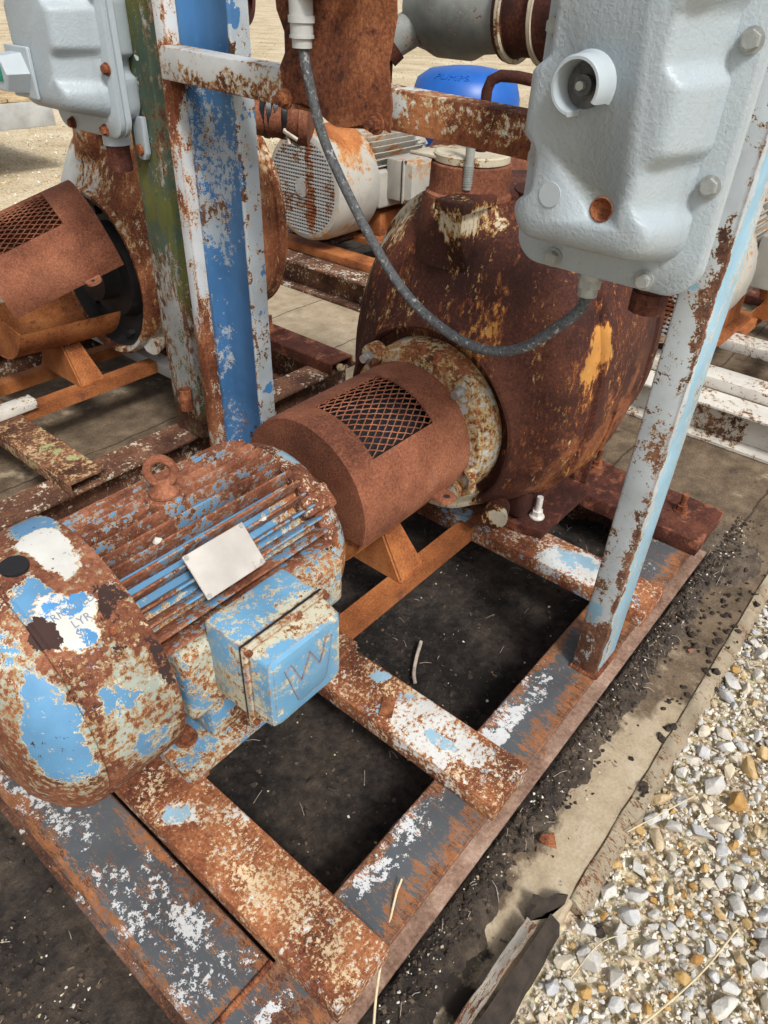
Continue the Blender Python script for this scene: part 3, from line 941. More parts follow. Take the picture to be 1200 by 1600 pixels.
# dirt clods and pale crumbs along the rail
for mat, cnt, smin, smax in (('clod', 2300, .003, .012), ('brownclod', 1900, .0025, .010), ('pebw', 420, .002, .0065), ('pebt', 420, .002, .006)):
    m = MB()
    for _ in range(cnt):
        x = 0.0 + 2.9 * rnd.random()
        if rnd.random() < (0.55 if mat == 'clod' else .5):
            y = 0.345 - abs(rnd.gauss(0, 0.042))
        else:
            y = 0.26 + 1.3 * rnd.random()
        if rnd.random() < 0.2:
            x, y = -0.4 + 0.5 * rnd.random(), 0.5 + 0.6 * rnd.random()
        s = smin + (smax - smin) * rnd.random() ** 2
        m.hull_rock((x, y, max(0.0, dirt_h(x, y)) + s * 0.25), s, rnd, 9, 0.7)
    kind(m.build('crumbs', M[mat], smooth=0), 'stuff')

# kerb: rough concrete lip, and the torn steel edging before it
m = MB()
n = 150
rings = []
for i in range(n + 1):
    x = 0.97 + i * 0.022
    a, b = fbm(x, 0, 19, 1), fbm(x, 0, 26, 7)
    y1 = 0.138 + 0.004 * fbm(x, 0, 5, 3)
    y0 = 0.092 + 0.020 * b
    rings.append([(x, y1, -0.04), (x, y1, 0.001 + a * .002), (x, y1 - 0.005, 0.006 + a * .003), (x, y1 - .016, 0.004 + .005 * b), (x, y0 + 0.014, -.002 + .006 * a), (x, y0, -.016 + .008 * b), (x, y0 - .014, -0.06)])
m.loft(rings)
kind(m.build('kerb', M['kerb'], smooth=50), 'structure')
ed = thing('edging_strip', 'bent grey steel edging strip with a torn end beside the gravel', 'edging', (0, 0, 0))
m = MB()
rings = []
for i in range(41):
    x = 0.10 + i * 0.0185
    w = 0.006 * fbm(x, 0, 6, 2)
    y = 0.182 + 0.008 * sin(x * 5) + w
    zt = 0.052 + 0.008 * fbm(x, 0, 4, 5)
    e1, e2 = .004 * fbm(x, 0, 16, 9), .004 * fbm(x, 0, 21, 4)
    rings.append([(x, y + .012, -.01), (x, y + .013 + e1, zt - .002), (x, y + .011 + e1, zt), (x, y + .001, zt - .003 + e2), (x, y - .009 + e2, zt - .001), (x, y - .012 + e2, zt - .005), (x, y - .012, -.01)])
m.loft(rings)
m.build('rail', M['edging'], ed, smooth=40)
m = MB()
rings = []
for i in range(41):
    x = 0.10 + i * 0.020
    y = 0.160 + 0.008 * sin(x * 5)
    yo = 0.112 + 0.010 * fbm(x, 0, 5, 2)
    rings.append([(x, y, -.045), (x, y, 0.020), (x, yo + .01, 0.006 + .006 * fbm(x, 0, 20, 2)), (x, yo, -.045)])
m.loft(rings)
m.build('skirt', M['clod'], ed, smooth=40)  # solid dark band in place of the shade beside the edging
m = MB()
fl = [(0.855, .195, 0.0), (0.89, .165, .0), (0.945, .15, .0), (0.955, .152, .03), (0.935, .165, .044), (0.91, .18, .030), (.895, .205, .052), (.88, .198, .035), (.858, .200, .040)]
vs = [m.bm.verts.new(p) for p in fl]
vs2 = [m.bm.verts.new((p[0] + .006, p[1] - .012, p[2])) for p in fl]
for i in range(len(fl)):
    j = (i + 1) % len(fl)
    m.bm.faces.new((vs[i], vs[j], vs2[j], vs2[i]))
m.bm.faces.new(vs)
m.bm.faces.new(list(reversed(vs2)))
m.build('torn_flap', M['clod'], ed, smooth=30)


# ================================================================== skid frames
def channel(m, x0, x1, y0, y1, z0, z1, t=0.008, cap=True):
    if cap:
        m.box(x0, x1, y0, y1, z0, z1, bev=0.0045)
    else:
        m.prism([(x0, z0), (x0, z1 - .006), (x0 + .006, z1), (x1 - .006, z1), (x1, z1 - .006), (x1, z0), (x1 - t, z0), (x1 - t, z1 - t), (x0 + t, z1 - t), (x0 + t, z0)], 'y', y0, y1)


def ibeam_sec(a0, a1, z0, z1, tf=0.013, tw=0.010):
    c = (a0 + a1) / 2
    return [(a0, z1 - tf), (a0, z1 - .003), (a0 + .003, z1), (a1 - .003, z1), (a1, z1 - .003), (a1, z1 - tf), (c + tw / 2, z1 - tf - .006), (c + tw / 2, z0 + tf + .006),
            (a1, z0 + tf), (a1, z0), (a0, z0), (a0, z0 + tf), (c - tw / 2, z0 + tf + .006), (c - tw / 2, z1 - tf - .006)]


def tee_sec(a0, a1, z0, z1, tf=0.013, tw=0.010):
    c = (a0 + a1) / 2
    return [(a0, z1 - tf), (a0, z1 - .003), (a0 + .003, z1), (a1 - .003, z1), (a1, z1 - .003), (a1, z1 - tf), (c + tw / 2, z1 - tf - .006), (c + tw / 2, z0), (c - tw / 2, z0), (c - tw / 2, z1 - tf - .006)]


def skid(label, loc, ms, rotz=0.0, cap=True, group='skid frames under the pump sets', gantry=False, far=True):
    t = thing('skid_frame', label, 'skid frame', loc, rotz, group)
    m = MB()
    for y0, key in ((.362, 'rail'), (1.80, 'rail2')):
        m = MB()
        m.prism(tee_sec(y0, y0 + .158, .0185, .200), 'x', .176, 2.53)
        rl = m.build('side_rail', ms[key], t, smooth=30)
        m = MB()
        m.box(.174, 2.532, y0 - .004, y0 + .162, .004, .018, bev=.003)
        m.build('bottom_flange', ms.get('fl', ms[key]), rl, smooth=30)
    m = MB()
    m.prism(ibeam_sec(.177, .354, .004, .200), 'y', .5225, 1.7975)
    m.build('end_beam', ms['end'], t, smooth=30)
    m = MB()
    m.prism(ibeam_sec(2.36, 2.52, .004, .198), 'y', .5225, 1.7975)
    m.build('end_beam', ms['end'], t, smooth=30)
    for (x0, x1, key, c) in ((.359, .513, 'c1', cap), (.900, 1.054, 'c2', cap), (1.752, 1.915, 'c3', True), ((2.215, 2.475, 'c4', cap) if cap else (2.325, 2.485, 'c4', cap))):
        m = MB()
        channel(m, x0, x1, .346, 1.97, .2005, .2575 if key != 'c4' else .262, cap=c)
        o = m.build('cross_channel', ms[key], t, smooth=30)
    for y0 in (.985, 1.285):
        m = MB()
        m.prism([(y0, .262), (y0 + .062, .262), (y0 + .062, .255), (y0 + .007, .255), (y0 + .007, .205), (y0, .205)], 'x', 1.056, 1.750)
        m.build('angle_bar', ms['ang'], t, smooth=20)
    # saddle bracket under the coupling guard
    m = MB()
    m.prism([(1.350, .989), (1.475, .989), (1.475, 1.345), (1.350, 1.345)], 'z', .2635, .2695)
    m.prism([(1.0, .2695), (1.335, .2695), (1.25, .44), (1.09, .44)], 'x', 1.350, 1.357)
    a = [(1.358, .995, .2695), (1.475, 1.0, .2695), (1.44, 1.09, .43), (1.36, 1.08, .43)]
    v1 = [m.bm.verts.new(p) for p in a]
    v2 = [m.bm.verts.new((p[0], p[1] + .008, p[2])) for p in a]
    m.bm.faces.new(v1)
    m.bm.faces.new(list(reversed(v2)))
    for i in range(4):
        m.bm.faces.new((v1[i], v1[(i + 1) % 4], v2[(i + 1) % 4], v2[i]))
    m.build('saddle_bracket', ms['ang'], t, smooth=20)
    return t


SK = dict(fl=M['flange'], rail=M['skid'], rail2=M['skid'], end=M['skid'], c1=M['chan1'], c2=M['chan1'], c3=M['chan3'], c4=M['chan4'], ang=M['angle'])
main = skid('rusted steel skid frame with grey flaking rails carrying the blue motor', (0, 0, 0), SK)
# small tab, weld lug and far anchor bolt
m = MB()
m.box(-.03, .03, -.018, .018, 0, .008, bev=.002, M=Matrix.Translation((.955, .72, .258)) @ Matrix.Rotation(0.5, 4, 'Z'))
m.build('tab', M['bolt'], main)


def anchor(x, y, z, parent, mat, nm='anchor_bolt', h=.06, s=1.0, washer=True):
    m = MB()
    if washer:
        m.cyl((x, y, z), (x, y, z + .005 * s), .027 * s, n=20)
        m.cyl((x, y, z + .005 * s), (x, y, z + .008 * s), .024 * s, n=20)
    m.hexa((x, y, z + .008 * s), (x, y, z + .028 * s), .020 * s)
    m.cyl((x, y, z + .028 * s), (x, y, z + h * s), .0115 * s, n=12)
    return m.build(nm, mat, parent, smooth=30)


anchor(2.36, .47, .262, main, M['bolt'], h=.075)
# gantry welded to the skid: right post, left channel post, cross bar
lean = Matrix(((1, 0, 0, 0), (0, 1, -.001, .0002), (0, 0, 1, 0), (0, 0, 0, 1)))
m = MB()
m.box(1.468, 1.605, .364, .438, .2005, 1.95, bev=.005, seg=2, M=lean)
m.build('support_post', M['post'], main, smooth=30)
m = MB()
m.prism([(1.463, 1.748), (1.468, 1.742), (1.53, 1.742), (1.53, 1.962), (1.463, 1.962), (1.463, 1.950), (1.512, 1.944), (1.518, 1.93), (1.518, 1.775), (1.512, 1.760), (1.468, 1.756), (1.463, 1.752)], 'z', .2005, 2.15)
m.build('channel_post', M['postblue'], main, smooth=30)
m = MB()
m.box(1.420, 1.515, 1.9645, 2.012, .2005, 2.15, bev=.005)
m.build('post_flange', M['postwhite'], main, smooth=30)
drop = Matrix(((1, 0, 0, 0), (0, 1, 0, 0), (0, .032, 1, -.064), (0, 0, 0, 1)))
m = MB()
m.box(1.385, 1.4605, .442, 1.9600, 1.560, 1.640, bev=.005, seg=2, M=drop)
m.build('crossbar', M['bar'], main, smooth=30)
def bead(pts, r=.0065):
    m = MB()
    P = bez(pts, 60)
    m.tube(P, [r * (.75 + .45 * abs(sin(i * 1.35)) + .2 * rnd.random()) for i in range(len(P))], 7)
    return m.build('weld_bead', M['bolt'], main, smooth=60)


bead([(1.468, .440, .2035), (1.467, .400, .203), (1.468, .362, .2035)])
bead([(1.468, .362, .2035), (1.53, .361, .203), (1.604, .362, .2035)])
bead([(.182, .5213, .2025), (.26, .5215, .2015), (.352, .5213, .2025)], .006)
for x in (.513, 1.054, 1.915):
    bead([(x + .001, .365, .2035), (x + .002, .44, .203), (x + .001, .518, .2035)], .006)
for y in (1.018, 1.318):
    for x in (1.0565, 1.7495):
        bead([(x, y - .03, .2635), (x, y, .264), (x, y + .026, .2635)], .005)
bead([(1.4615, 1.962, 1.566), (1.462, 1.962, 1.60), (1.4615, 1.962, 1.64)], .006)

SKL = dict(rail=M['railback'], rail2=M['railback'], end=M['railback'], c1=M['chanL'], c2=M['chanL'], c3=M['greywhite'], c4=M['chan4'], ang=M['angle'])
left = skid('second skid frame left of the green post with open ended channels', (.05, 1.915, 0), SKL, cap=False)
m = MB()
m.box(.95, 1.13, .965, 1.04, .2585, .30, bev=.006)
m.build('pad_block', M['railwhite'], left)
SKB = dict(rail=M['railback'], rail2=M['railback'], end=M['railback'], c1=M['angle'], c2=M['angle'], c3=M['chan4'], c4=M['chan4'], ang=M['angle'])
back = skid('brown skid frame behind the big pump under the white and orange motor', (3.32, 2.42, 0), SKB)
SKR = dict(rail=M['railwhite'], rail2=M['railwhite'], end=M['railwhite'], c1=M['railwhite'], c2=M['railwhite'], c3=M['chan4'], c4=M['chan4'], ang=M['angle'])
rback = skid('white painted skid frame at the right behind the pale blue post', (3.24, -.42, 0), SKR)

# post of the left skid
gp = thing('square_post', 'flaking green square post standing on the left skid rail', 'post', (1.60, 2.322, .2005))
m = MB()
m.box(-.055, .055, -.085, .085, 0, 2.0, bev=.010, seg=3)
m.build('tube', M['postgreen'], gp)
m = MB()
px, py = -.085, -.055
for (z0, z1, r) in ((.15, .24, .026),):
    m.lathe([(z0, r), (z1, r), (z1, r * .72), (z0 + .02, r * .72)], 20, M=Matrix.Translation((px, py, 0)) @ Matrix.Rotation(-pi / 2, 4, 'Y'), cap1=True)
m.build('socket', M['bolt'], gp)


# ================================================================== motors
def motor(label, loc, ms, hero=False, group='electric motors', grille=False):
    t = thing('electric_motor', label, 'motor', loc, 0, group)
    Z = .33
    R = .294
    # fan cover
    m = MB()
    prof = [(-.232, .270), (-.232, R - .002), (-.236, R), (-.40, R), (-.404, R - .005), (-.410, R - .005), (-.414, R), (-.435, R - .003), (-.460, R - .016), (-.485, R - .042), (-.508, R - .082)]
    if not grille:
        prof += [(-.522, R - .14), (-.528, 0)]
    else:
        prof = prof[:7] + [(-.47, R - .002), (-.52, R - .008), (-.545, R - .022), (-.553, R - .04), (-.553, R - .05), (-.53, R - .055)]
    m.lathe(prof, 72, 0, Z, cap0=False, cap1=not grille)
    fc = m.build('fan_cover', ms['cover'], t, smooth=35)
    if grille:
        m = MB()
        rr = R - .05
        d = .0185
        k = int(rr / d)
        for i in range(-k, k + 1):
            h = math.sqrt(max(rr * rr - (i * d) ** 2, 1e-6))
            m.box(-.552, -.548, i * d - .0042, i * d + .0042, Z - h, Z + h)
            m.box(-.556, -.5525, -h, h, Z + i * d - .0042, Z + i * d + .0042)
        kind(m.build('grille', M['grillem'], fc, smooth=0), 'stuff')
        m = MB()
        m.cyl((-.561, 0, Z), (-.5565, 0, Z), .05, n=24)
        m.build('hub_cap', M['grillem'], fc)
        m = MB()
        m.cyl((-.52, 0, Z), (-.515, 0, Z), .235, n=32)
        m.build('fan_shadow_disc', M['bolt'], fc).name = 'fan'  # flat brown disc in place of the shaded fan behind the grille
    # frame and fins
    m = MB()
    m.lathe([(-.25, .212), (.285, .212)], 64, 0, Z)
    m.box(-.20, .245, -.262, -.10, Z - .13, Z + .075, bev=.018, seg=3)
    m.box(-.20, .245, .10, .262, Z - .13, Z + .075, bev=.018, seg=3)
    if hero:
        m.box(-.10, .245, -.292, -.2, Z - .05, Z + .085, bev=.012)
    fr = m.build('motor_frame', ms['body'], t, smooth=35)
    for k in range(19):
        a = radians(22 + k * 7.6)
        if hero and k < 3:
            x0, x1, ro = -.225, .17, .245
        else:
            x0, x1, ro = -.226, .268, .262
        if hero and k == 2:
            x0 = -.18
        m = MB()
        Mr = Matrix.Translation((0, 0, Z)) @ Matrix.Rotation(a, 4, 'X')
        sec = [(.20, -.0068), (.20, .0068), (ro - .004, .0042), (ro, .002), (ro, -.002), (ro - .004, -.0042)]
        rings = [[(x, u, v) for u, v in sec] for x in (x0, x0 + .12, x1 - .12, x1 - .012)]
        rings.append([(x1, u * .97, v * .6) for u, v in sec])
        m.loft(rings, M=Mr)
        m.jitter(.0018, 14)
        m.build('cooling_fin', ms['fin'], t, smooth=30)
    # end bell
    m = MB()
    m.lathe([(.262, .20), (.262, .236), (.268, .240), (.292, .240), (.300, .236), (.318, .230), (.335, .218), (.345, .195), (.348, .12), (.352, .10), (.36, .06), (.36, 0)], 64, 0, Z)
    for k in range(4):
        a = radians(45 + 90 * k)
        y, z = .232 * cos(a), Z + .232 * sin(a)
        m.box(-.040, .040, -.026, .026, -.03, .022, bev=.010, M=Matrix.Translation((.275, y, z)) @ Matrix.Rotation(a - pi / 2, 4, 'X'))
        m.box(.0, .034, -.035, .035, -.03, .016, bev=.012, M=Matrix.Translation((.300, y, z)) @ Matrix.Rotation(a - pi / 2, 4, 'X'))
    be = m.build('end_bell', ms['bell'], t, smooth=35)
    m = MB()
    m.cyl((.34, 0, Z), (.46, 0, Z), .036, n=24)
    m.lathe([(.44, .10), (.45, .185), (.86, .185), (.865, .10)], 32, .01, Z + .03)
    m.build('shaft_coupling', M['rubber'], t)  # shaft, plus an oversized black drum added to darken the guard's inside
    # feet
    for s in (-1, 1):
        m = MB()
        m.prism([(-.235, .10), (-.235, .238), (-.225, .252), (.225, .252), (.235, .238), (.235, .10)] if s > 0 else
                [(-.235, -.10), (-.235, -.238), (-.225, -.252), (.225, -.252), (.235, -.238), (.235, -.10)], 'z', .0, .028)
        m.box(-.13, .13, min(s * .10, s * .215), max(s * .10, s * .215), .029, .16, bev=.012)
        m.build('foot', ms['foot'], t, smooth=30)
        for x in (-.172, .175):
            anchor(x, s * .158, .0285, t, M['bolt'], 'foot_bolt', h=.034, s=1.05)
    # conduit box on the near side
    m = MB()
    m.box(-.131, .090, -.362, -.25, Z - .080, Z + .135, bev=.010)
    cb = m.build('conduit_box', ms['box'], t, smooth=30)
    m = MB()
    m.box(-.134, .092, -.3700, -.3630, Z - .082, Z + .138, bev=.002)
    m.build('gasket', M['rubber'], cb)
    m = MB()
    m.box(-.138, .096, -.384, -.371, Z - .086, Z + .142, bev=.004)
    ringsL = []
    for (y, ins) in ((-.3845, .010), (-.43, .016), (-.438, .024), (-.440, .034)):
        x0, x1, z0, z1 = -.138 + ins, .096 - ins, Z - .086 + ins, Z + .142 - ins
        r = .014
        ring = []
        for cx, cz, a0 in ((x1 - r, z1 - r, 0), (x0 + r, z1 - r, 90), (x0 + r, z0 + r, 180), (x1 - r, z0 + r, 270)):
            for q in range(5):
                a = radians(a0 + 22.5 * q)
                ring.append((cx + r * cos(a), y, cz + r * sin(a)))
        ringsL.append(ring)
    m.loft(ringsL)
    ld = m.build('box_lid', ms['box'], cb, smooth=30)
    for (x, z) in ((-.129, Z - .077), (.087, Z - .077), (-.129, Z + .133), (.087, Z + .133)):
        m = MB()
        m.cyl((x, -.384, z), (x, -.392, z), .0075, n=10)
        m.build('lid_screw', M['bolt'], cb)
    if hero:
        # embossed letter on the lid
        m = MB()
        m.prism([(-.090, .417), (-.069, .420), (-.046, .354), (-.019, .422), (.008, .361), (.027, .424), (.047, .417), (.031, .318), (.024, .302), (.010, .297), (-.046, .294), (-.057, .300)], 'y', -.4430, -.4385, bev=.0015)
        m.build('embossed_letter', ms['box'], cb)
    m = MB()
    m.cyl((.025, -.325, Z - .155), (.025, -.325, Z - .0805), .034, n=20)
    m.cyl((.025, -.325, Z - .133), (.025, -.325, Z - .083), .041, n=8)
    m.build('conduit_hub', M['tray'], cb)
    # eye bolt
    eb = MB()
    ex = -.015
    eb.lathe([(-.02, .046), (.018, .042), (.022, .036)], 28, M=Matrix.Translation((ex, 0, Z + .245)) @ Matrix.Rotation(-pi / 2, 4, 'Y'))
    o = eb.build('lifting_boss', ms['fin'], t)
    m = MB()
    Me = Matrix.Translation((ex, 0, Z + .270)) @ Matrix.Rotation(-pi / 2, 4, 'Y')
    m.lathe([(0, .034), (.007, .034), (.012, .026), (.024, .017), (.032, .015)], 24, M=Me)
    ring = []
    for k in range(28):
        a = 2 * pi * k / 28
        ring.append((ex + .028 * cos(a) * .75, .028 * cos(a) * -.66, Z + .270 + .055 + .032 * sin(a)))
    m.tube(ring, .0100, 10, closed=True)
    m.build('eye_bolt', M['neck'], t)
    return t, fc


MS = dict(cover=M['cover'], body=M['body'], fin=M['fin'], bell=M['bell'], foot=M['body'], box=M['box'])
MW = dict(cover=M['whitemotor'], body=M['whitemotor'], fin=M['whitemotor'], bell=M['whitemotor'], foot=M['angle'], box=M['whitemotor'])
mot, fcov = motor('large blue motor with flaking paint and rusty cooling fins in front', (.70, 1.16, .288), MS, hero=True)
# risers under the feet
for x0, x1 in ((.350, .5235), (.895, 1.058)):
    m = MB()
    m.box(x0, x1, .915, 1.405, .258, .2875, bev=.004)
    m.build('riser_plate', M['chan1'], main)
Zm = .33
# plate, plug, screws and print on the cover
m = MB()
an = radians(138)
Mp = Matrix.Translation((-.018, -.1935, Zm + .188)) @ Matrix.Rotation(radians(47), 4, 'X')
m.box(-.080, .080, -.052, .052, 0, .004, bev=.0012, M=Mp)
M['npl'] = weathered('nameplate_paint', 'mid', [dict(col=(0.50, 0.475, 0.44), thr=0.30, scale=14, fs=6, fine=.5, rimw=.05, rim=(.42, .30, .2), rough=.5, var=.10)], edge=1.6, edge_r=.004, bump=.2, grain=160)
npl = m.build('nameplate', M['npl'], mot)
for x in (-.073, .073):
    for y in (-.045, .045):
        m = MB()
        p = Mp @ Vector((x, y, .004))
        q = Mp @ Vector((x, y, .0065))
        m.cyl(p, q, .005, n=8)
        m.build('rivet', M['fitting'], npl)


def on_cover(x, ang, r=.294):
    return Vector((x, r * cos(ang), Zm + r * sin(ang)))


def cover_disc(x, ang, rad, h, mat, nm, par, n=24, r=.294):
    m = MB()
    c = on_cover(x, ang, r - .003)
    d = on_cover(x, ang, r + h)
    m.cyl(c, d, rad, n=n)
    return m.build(nm, mat, par)


cover_disc(-.361, radians(95), .026, .006, M['rubber'], 'rubber_plug', fcov)
cover_disc(-.296, radians(136), .0085, .007, M['bolt'], 'cover_screw', fcov, 6)
ink = plain('faded_ink', (0.16, 0.21, 0.28), 0.6)
for body, x, angd, size in (('RICATED', -.330, 121.5, .021), ('LYR', -.331, 127, .022), ('SI', -.345, 131, .022)):
    me = text_mesh(body, size, 0.0)
    a0 = radians(angd)
    for v in me.vertices:
        u, w = v.co.x, v.co.y
        a = a0 - w / .294
        v.co = on_cover(x + u, a, .2946)
    me.materials.append(ink)
    o = bpy.data.objects.new('lettering', me)
    COL.objects.link(o)
    o.parent = fcov
# loose white flakes on the fins
for x, a in ((.115, 128), (-.11, 112)):
    m = MB()
    c = on_cover(x, radians(a), .266)
    m.hull_rock(c, .013, rnd, 10, .5)
    m.build('paint_flake', M['plate'], mot, smooth=0)

motB, _ = motor('white and orange rusted motor with round grille in the back row', (4.30, 3.70, .262), MW, grille=True)
motB.scale = (1.22, 1.22, 1.22)
motR = copy_tree(motB)
motR.location = (4.28, 1.20, .262)
motR['label'] = 'white motor with grille half hidden behind the pale blue post'
motL = copy_tree(motB)
motL.location = (.70 + .0, 1.16 + 1.93, .288)
motL.scale = (1, 1, 1)
for r in (motB, motR, motL):
    for c in list(r.children):
        if c.name.startswith('shaft_coupling'):
            bpy.data.objects.remove(c)
motL['label'] = 'white motor cut off by the left edge of the photo'


# ================================================================== coupling guards
def guard(label, loc, rot=(0, 0, 0), tray=(0, 0, 0, 0)):
    """origin: on the shaft axis, front plate at x 0"""
    t = thing('coupling_guard', label, 'coupling guard', loc, 0, 'coupling guards')
    r, L, th = .229, .477, .005
    up = Matrix.Rotation(rot[2], 4, 'Z') @ Matrix.Rotation(rot[1], 4, 'Y') @ Matrix.Rotation(rot[0], 4, 'X')
    a_lo, a_hi = radians(-18), radians(198)
    wa0, wa1, wx0, wx1 = radians(80), radians(139), .088, .352    # window: over the ridge and down the near side
    # near side is -Y: angle 180; ridge 90
    nA, nX = 60, 24
    m = MB()
    angs = sorted(set([a_lo + (a_hi - a_lo) * i / nA for i in range(nA + 1)] + [wa0, wa1]))
    xs = sorted(set([L * i / nX for i in range(nX + 1)] + [wx0, wx1]))

    def P(x, a, rr):
        return up @ Vector((x, rr * cos(a), rr * sin(a)))
    grid_o = {}
    for i, x in enumerate(xs):
        for j, a in enumerate(angs):
            ro = r - (.006 if x < 1e-6 else 0)
            grid_o[i, j] = (m.bm.verts.new(P(x, a, ro)), m.bm.verts.new(P(x, a, ro - th)))

    def hole(i, j):
        return xs[i] >= wx0 - 1e-6 and xs[i + 1] <= wx1 + 1e-6 and angs[j] >= wa0 - 1e-6 and angs[j + 1] <= wa1 + 1e-6
    faces = set()
    for i in range(len(xs) - 1):
        for j in range(len(angs) - 1):
            if hole(i, j):
                continue
            faces.add((i, j))
            q = [grid_o[i, j], grid_o[i + 1, j], grid_o[i + 1, j + 1], grid_o[i, j + 1]]
            m.bm.faces.new([a[0] for a in q])
            m.bm.faces.new([a[1] for a in reversed(q)])
    for (i, j) in faces:
        for (di, dj, c0, c1) in ((-1, 0, (0, 0), (0, 1)), (1, 0, (1, 0), (1, 1)), (0, -1, (0, 0), (1, 0)), (0, 1, (0, 1), (1, 1))):
            if (i + di, j + dj) not in faces:
                p, q = grid_o[i + c0[0], j + c0[1]], grid_o[i + c1[0], j + c1[1]]
                m.bm.faces.new((p[0], q[0], q[1], p[1]))
    m.jitter(.0028, 4.5)
    sh = m.build('guard_shell', M['guard'], t, smooth=40)
    # front plate: D shape with an arched shaft cut-out
    m = MB()
    outer = [(r * .985 * cos(a_lo + (a_hi - a_lo) * i / 40), r * .985 * sin(a_lo + (a_hi - a_lo) * i / 40)) for i in range(41)]
    inner = [(-.085 * cos(pi * i / 16) * 1.0, .085 * sin(pi * i / 16) + 0.0) for i in range(17)]
    ob = outer[-1][1]
    inner = [(-.085, ob)] + inner + [(.085, ob)]
    poly = outer + inner
    f0 = [m.bm.verts.new(up @ Vector((0.0005, y, z))) for y, z in poly]
    f1 = [m.bm.verts.new(up @ Vector((.007, y, z))) for y, z in poly]
    fa = m.bm.faces.new(f0)
    fb = m.bm.faces.new(list(reversed(f1)))
    for i in range(len(poly)):
        j = (i + 1) % len(poly)
        m.bm.faces.new((f0[i], f1[i], f1[j], f0[j]))
    bmesh.ops.triangulate(m.bm, faces=[fa, fb])
    m.build('end_plate', M['guard'], t, smooth=25)
    # expanded metal set into the window
    m = MB()
    na, nx = 11, 7
    rr = r - .004
    da, dx = (wa1 - wa0 + .06) / na, (wx1 - wx0 + .02) / nx
    for fam in (1, -1):
        for k in range(-2 * na, nx + 2 * na):
            pts = []
            for s in range(2 * (na + nx)):
                # staggered diamonds
                u = s * 0.5
                a = wa0 - .03 + u * da
                x = (wx0 - .01) + (k + fam * u) * dx
                if a > wa1 + .03:
                    break
                if wx0 - .012 <= x <= wx1 + .012:
                    pts.append(P(x, a, rr - (.003 if s % 2 else 0)))
            if len(pts) > 1:
                m.tube(pts, .0019, 5)
    m.build('expanded_mesh', M['mesh'], sh, smooth=60)
    # lugs at the split line
    for (x, a, s) in ((.335, a_hi, -1), (.335, a_lo, 1), (.03, a_lo, 1)):
        m = MB()
        y = r * cos(a)
        z = r * sin(a)
        poly = []
        for i in range(9):
            b = -pi / 2 + pi * i / 8
            poly.append((x + .032 * sin(b), y + s * (.030 + .032 * cos(b))))
        poly = [(x - .032, y - s * .004)] + poly + [(x + .032, y - s * .004)]
        hole_ = [(x + .009 * cos(2 * pi * i / 10), y + s * .036 + .009 * sin(2 * pi * i / 10)) for i in range(10)]
        v0 = [m.bm.verts.new(up @ Vector((p[0], p[1], z + .0005))) for p in poly]
        v1 = [m.bm.verts.new(up @ Vector((p[0], p[1], z + .0115))) for p in poly]
        m.bm.faces.new(v0)
        m.bm.faces.new(list(reversed(v1)))
        for i in range(len(poly)):
            j = (i + 1) % len(poly)
            m.bm.faces.new((v0[i], v0[j], v1[j], v1[i]))
        lg = m.build('guard_lug', M['neck'], t, smooth=30)
        m = MB()
        c = up @ Vector((x, y + s * .036, z + .0118))
        m.cyl(c, c + Vector((0, 0, .0008)), .010, n=14)
        m.build('bolt_hole', M['casting_dark'], lg)  # thin black disc on the lug, painted dark of a hole
    # lower tray
    m = MB()
    b0, b1 = radians(196.5), radians(343.5)
    rt = r - .010
    dn = Matrix.Translation(tray[:3]) @ Matrix.Rotation(tray[3], 4, 'Y')
    rg = [[dn @ Vector((x, q * cos(b0 + (b1 - b0) * i / 30), q * sin(b0 + (b1 - b0) * i / 30))) for i in range(31)] for x, q in ((.006, rt), (.475, rt), (.475, rt - .005), (.006, rt - .005), (.006, rt))]
    m.loft(rg, close=False, cap0=False, cap1=False)
    pol = [(rt * .99 * cos(b0 + (b1 - b0) * i / 30), rt * .99 * sin(b0 + (b1 - b0) * i / 30)) for i in range(31)]
    inn = [(.07 * cos(a), -.03 + .07 * sin(a)) for a in [radians(-10 - 16 * i) for i in range(11)]]
    po = pol + inn
    q0 = [m.bm.verts.new(dn @ Vector((.010, y, z))) for y, z in po]
    q1 = [m.bm.verts.new(dn @ Vector((.015, y, z))) for y, z in po]
    fa = m.bm.faces.new(q0)
    fb = m.bm.faces.new(list(reversed(q1)))
    for i in range(len(po)):
        j = (i + 1) % len(po)
        m.bm.faces.new((q0[i], q0[j], q1[j], q1[i]))
    bmesh.ops.triangulate(m.bm, faces=[fa, fb])
    m.build('lower_tray', M['tray'], t, smooth=30)
    return t


gd = guard('rust brown coupling guard between blue motor and big pump', (1.112, 1.170, .652))
gd2 = guard('rust brown coupling guard tipped over its open tray at left', (1.20, 3.03, .75), rot=(0, radians(-18), radians(-16)), tray=(-.02, .06, -.10, radians(3)))


# ================================================================== pumps
def superell(w, zt, zb, cy, cz, n, e):
    out = []
    for i in range(n):
        a = 2 * pi * i / n
        c, s = cos(a), sin(a)
        y = w * (abs(c) ** (2 / e)) * (1 if c >= 0 else -1)
        h = (zt - cz) if s >= 0 else (cz - zb)
        z = h * (abs(s) ** (2 / e)) * (1 if s >= 0 else -1)
        out.append((cy + y, cz + z))
    return out


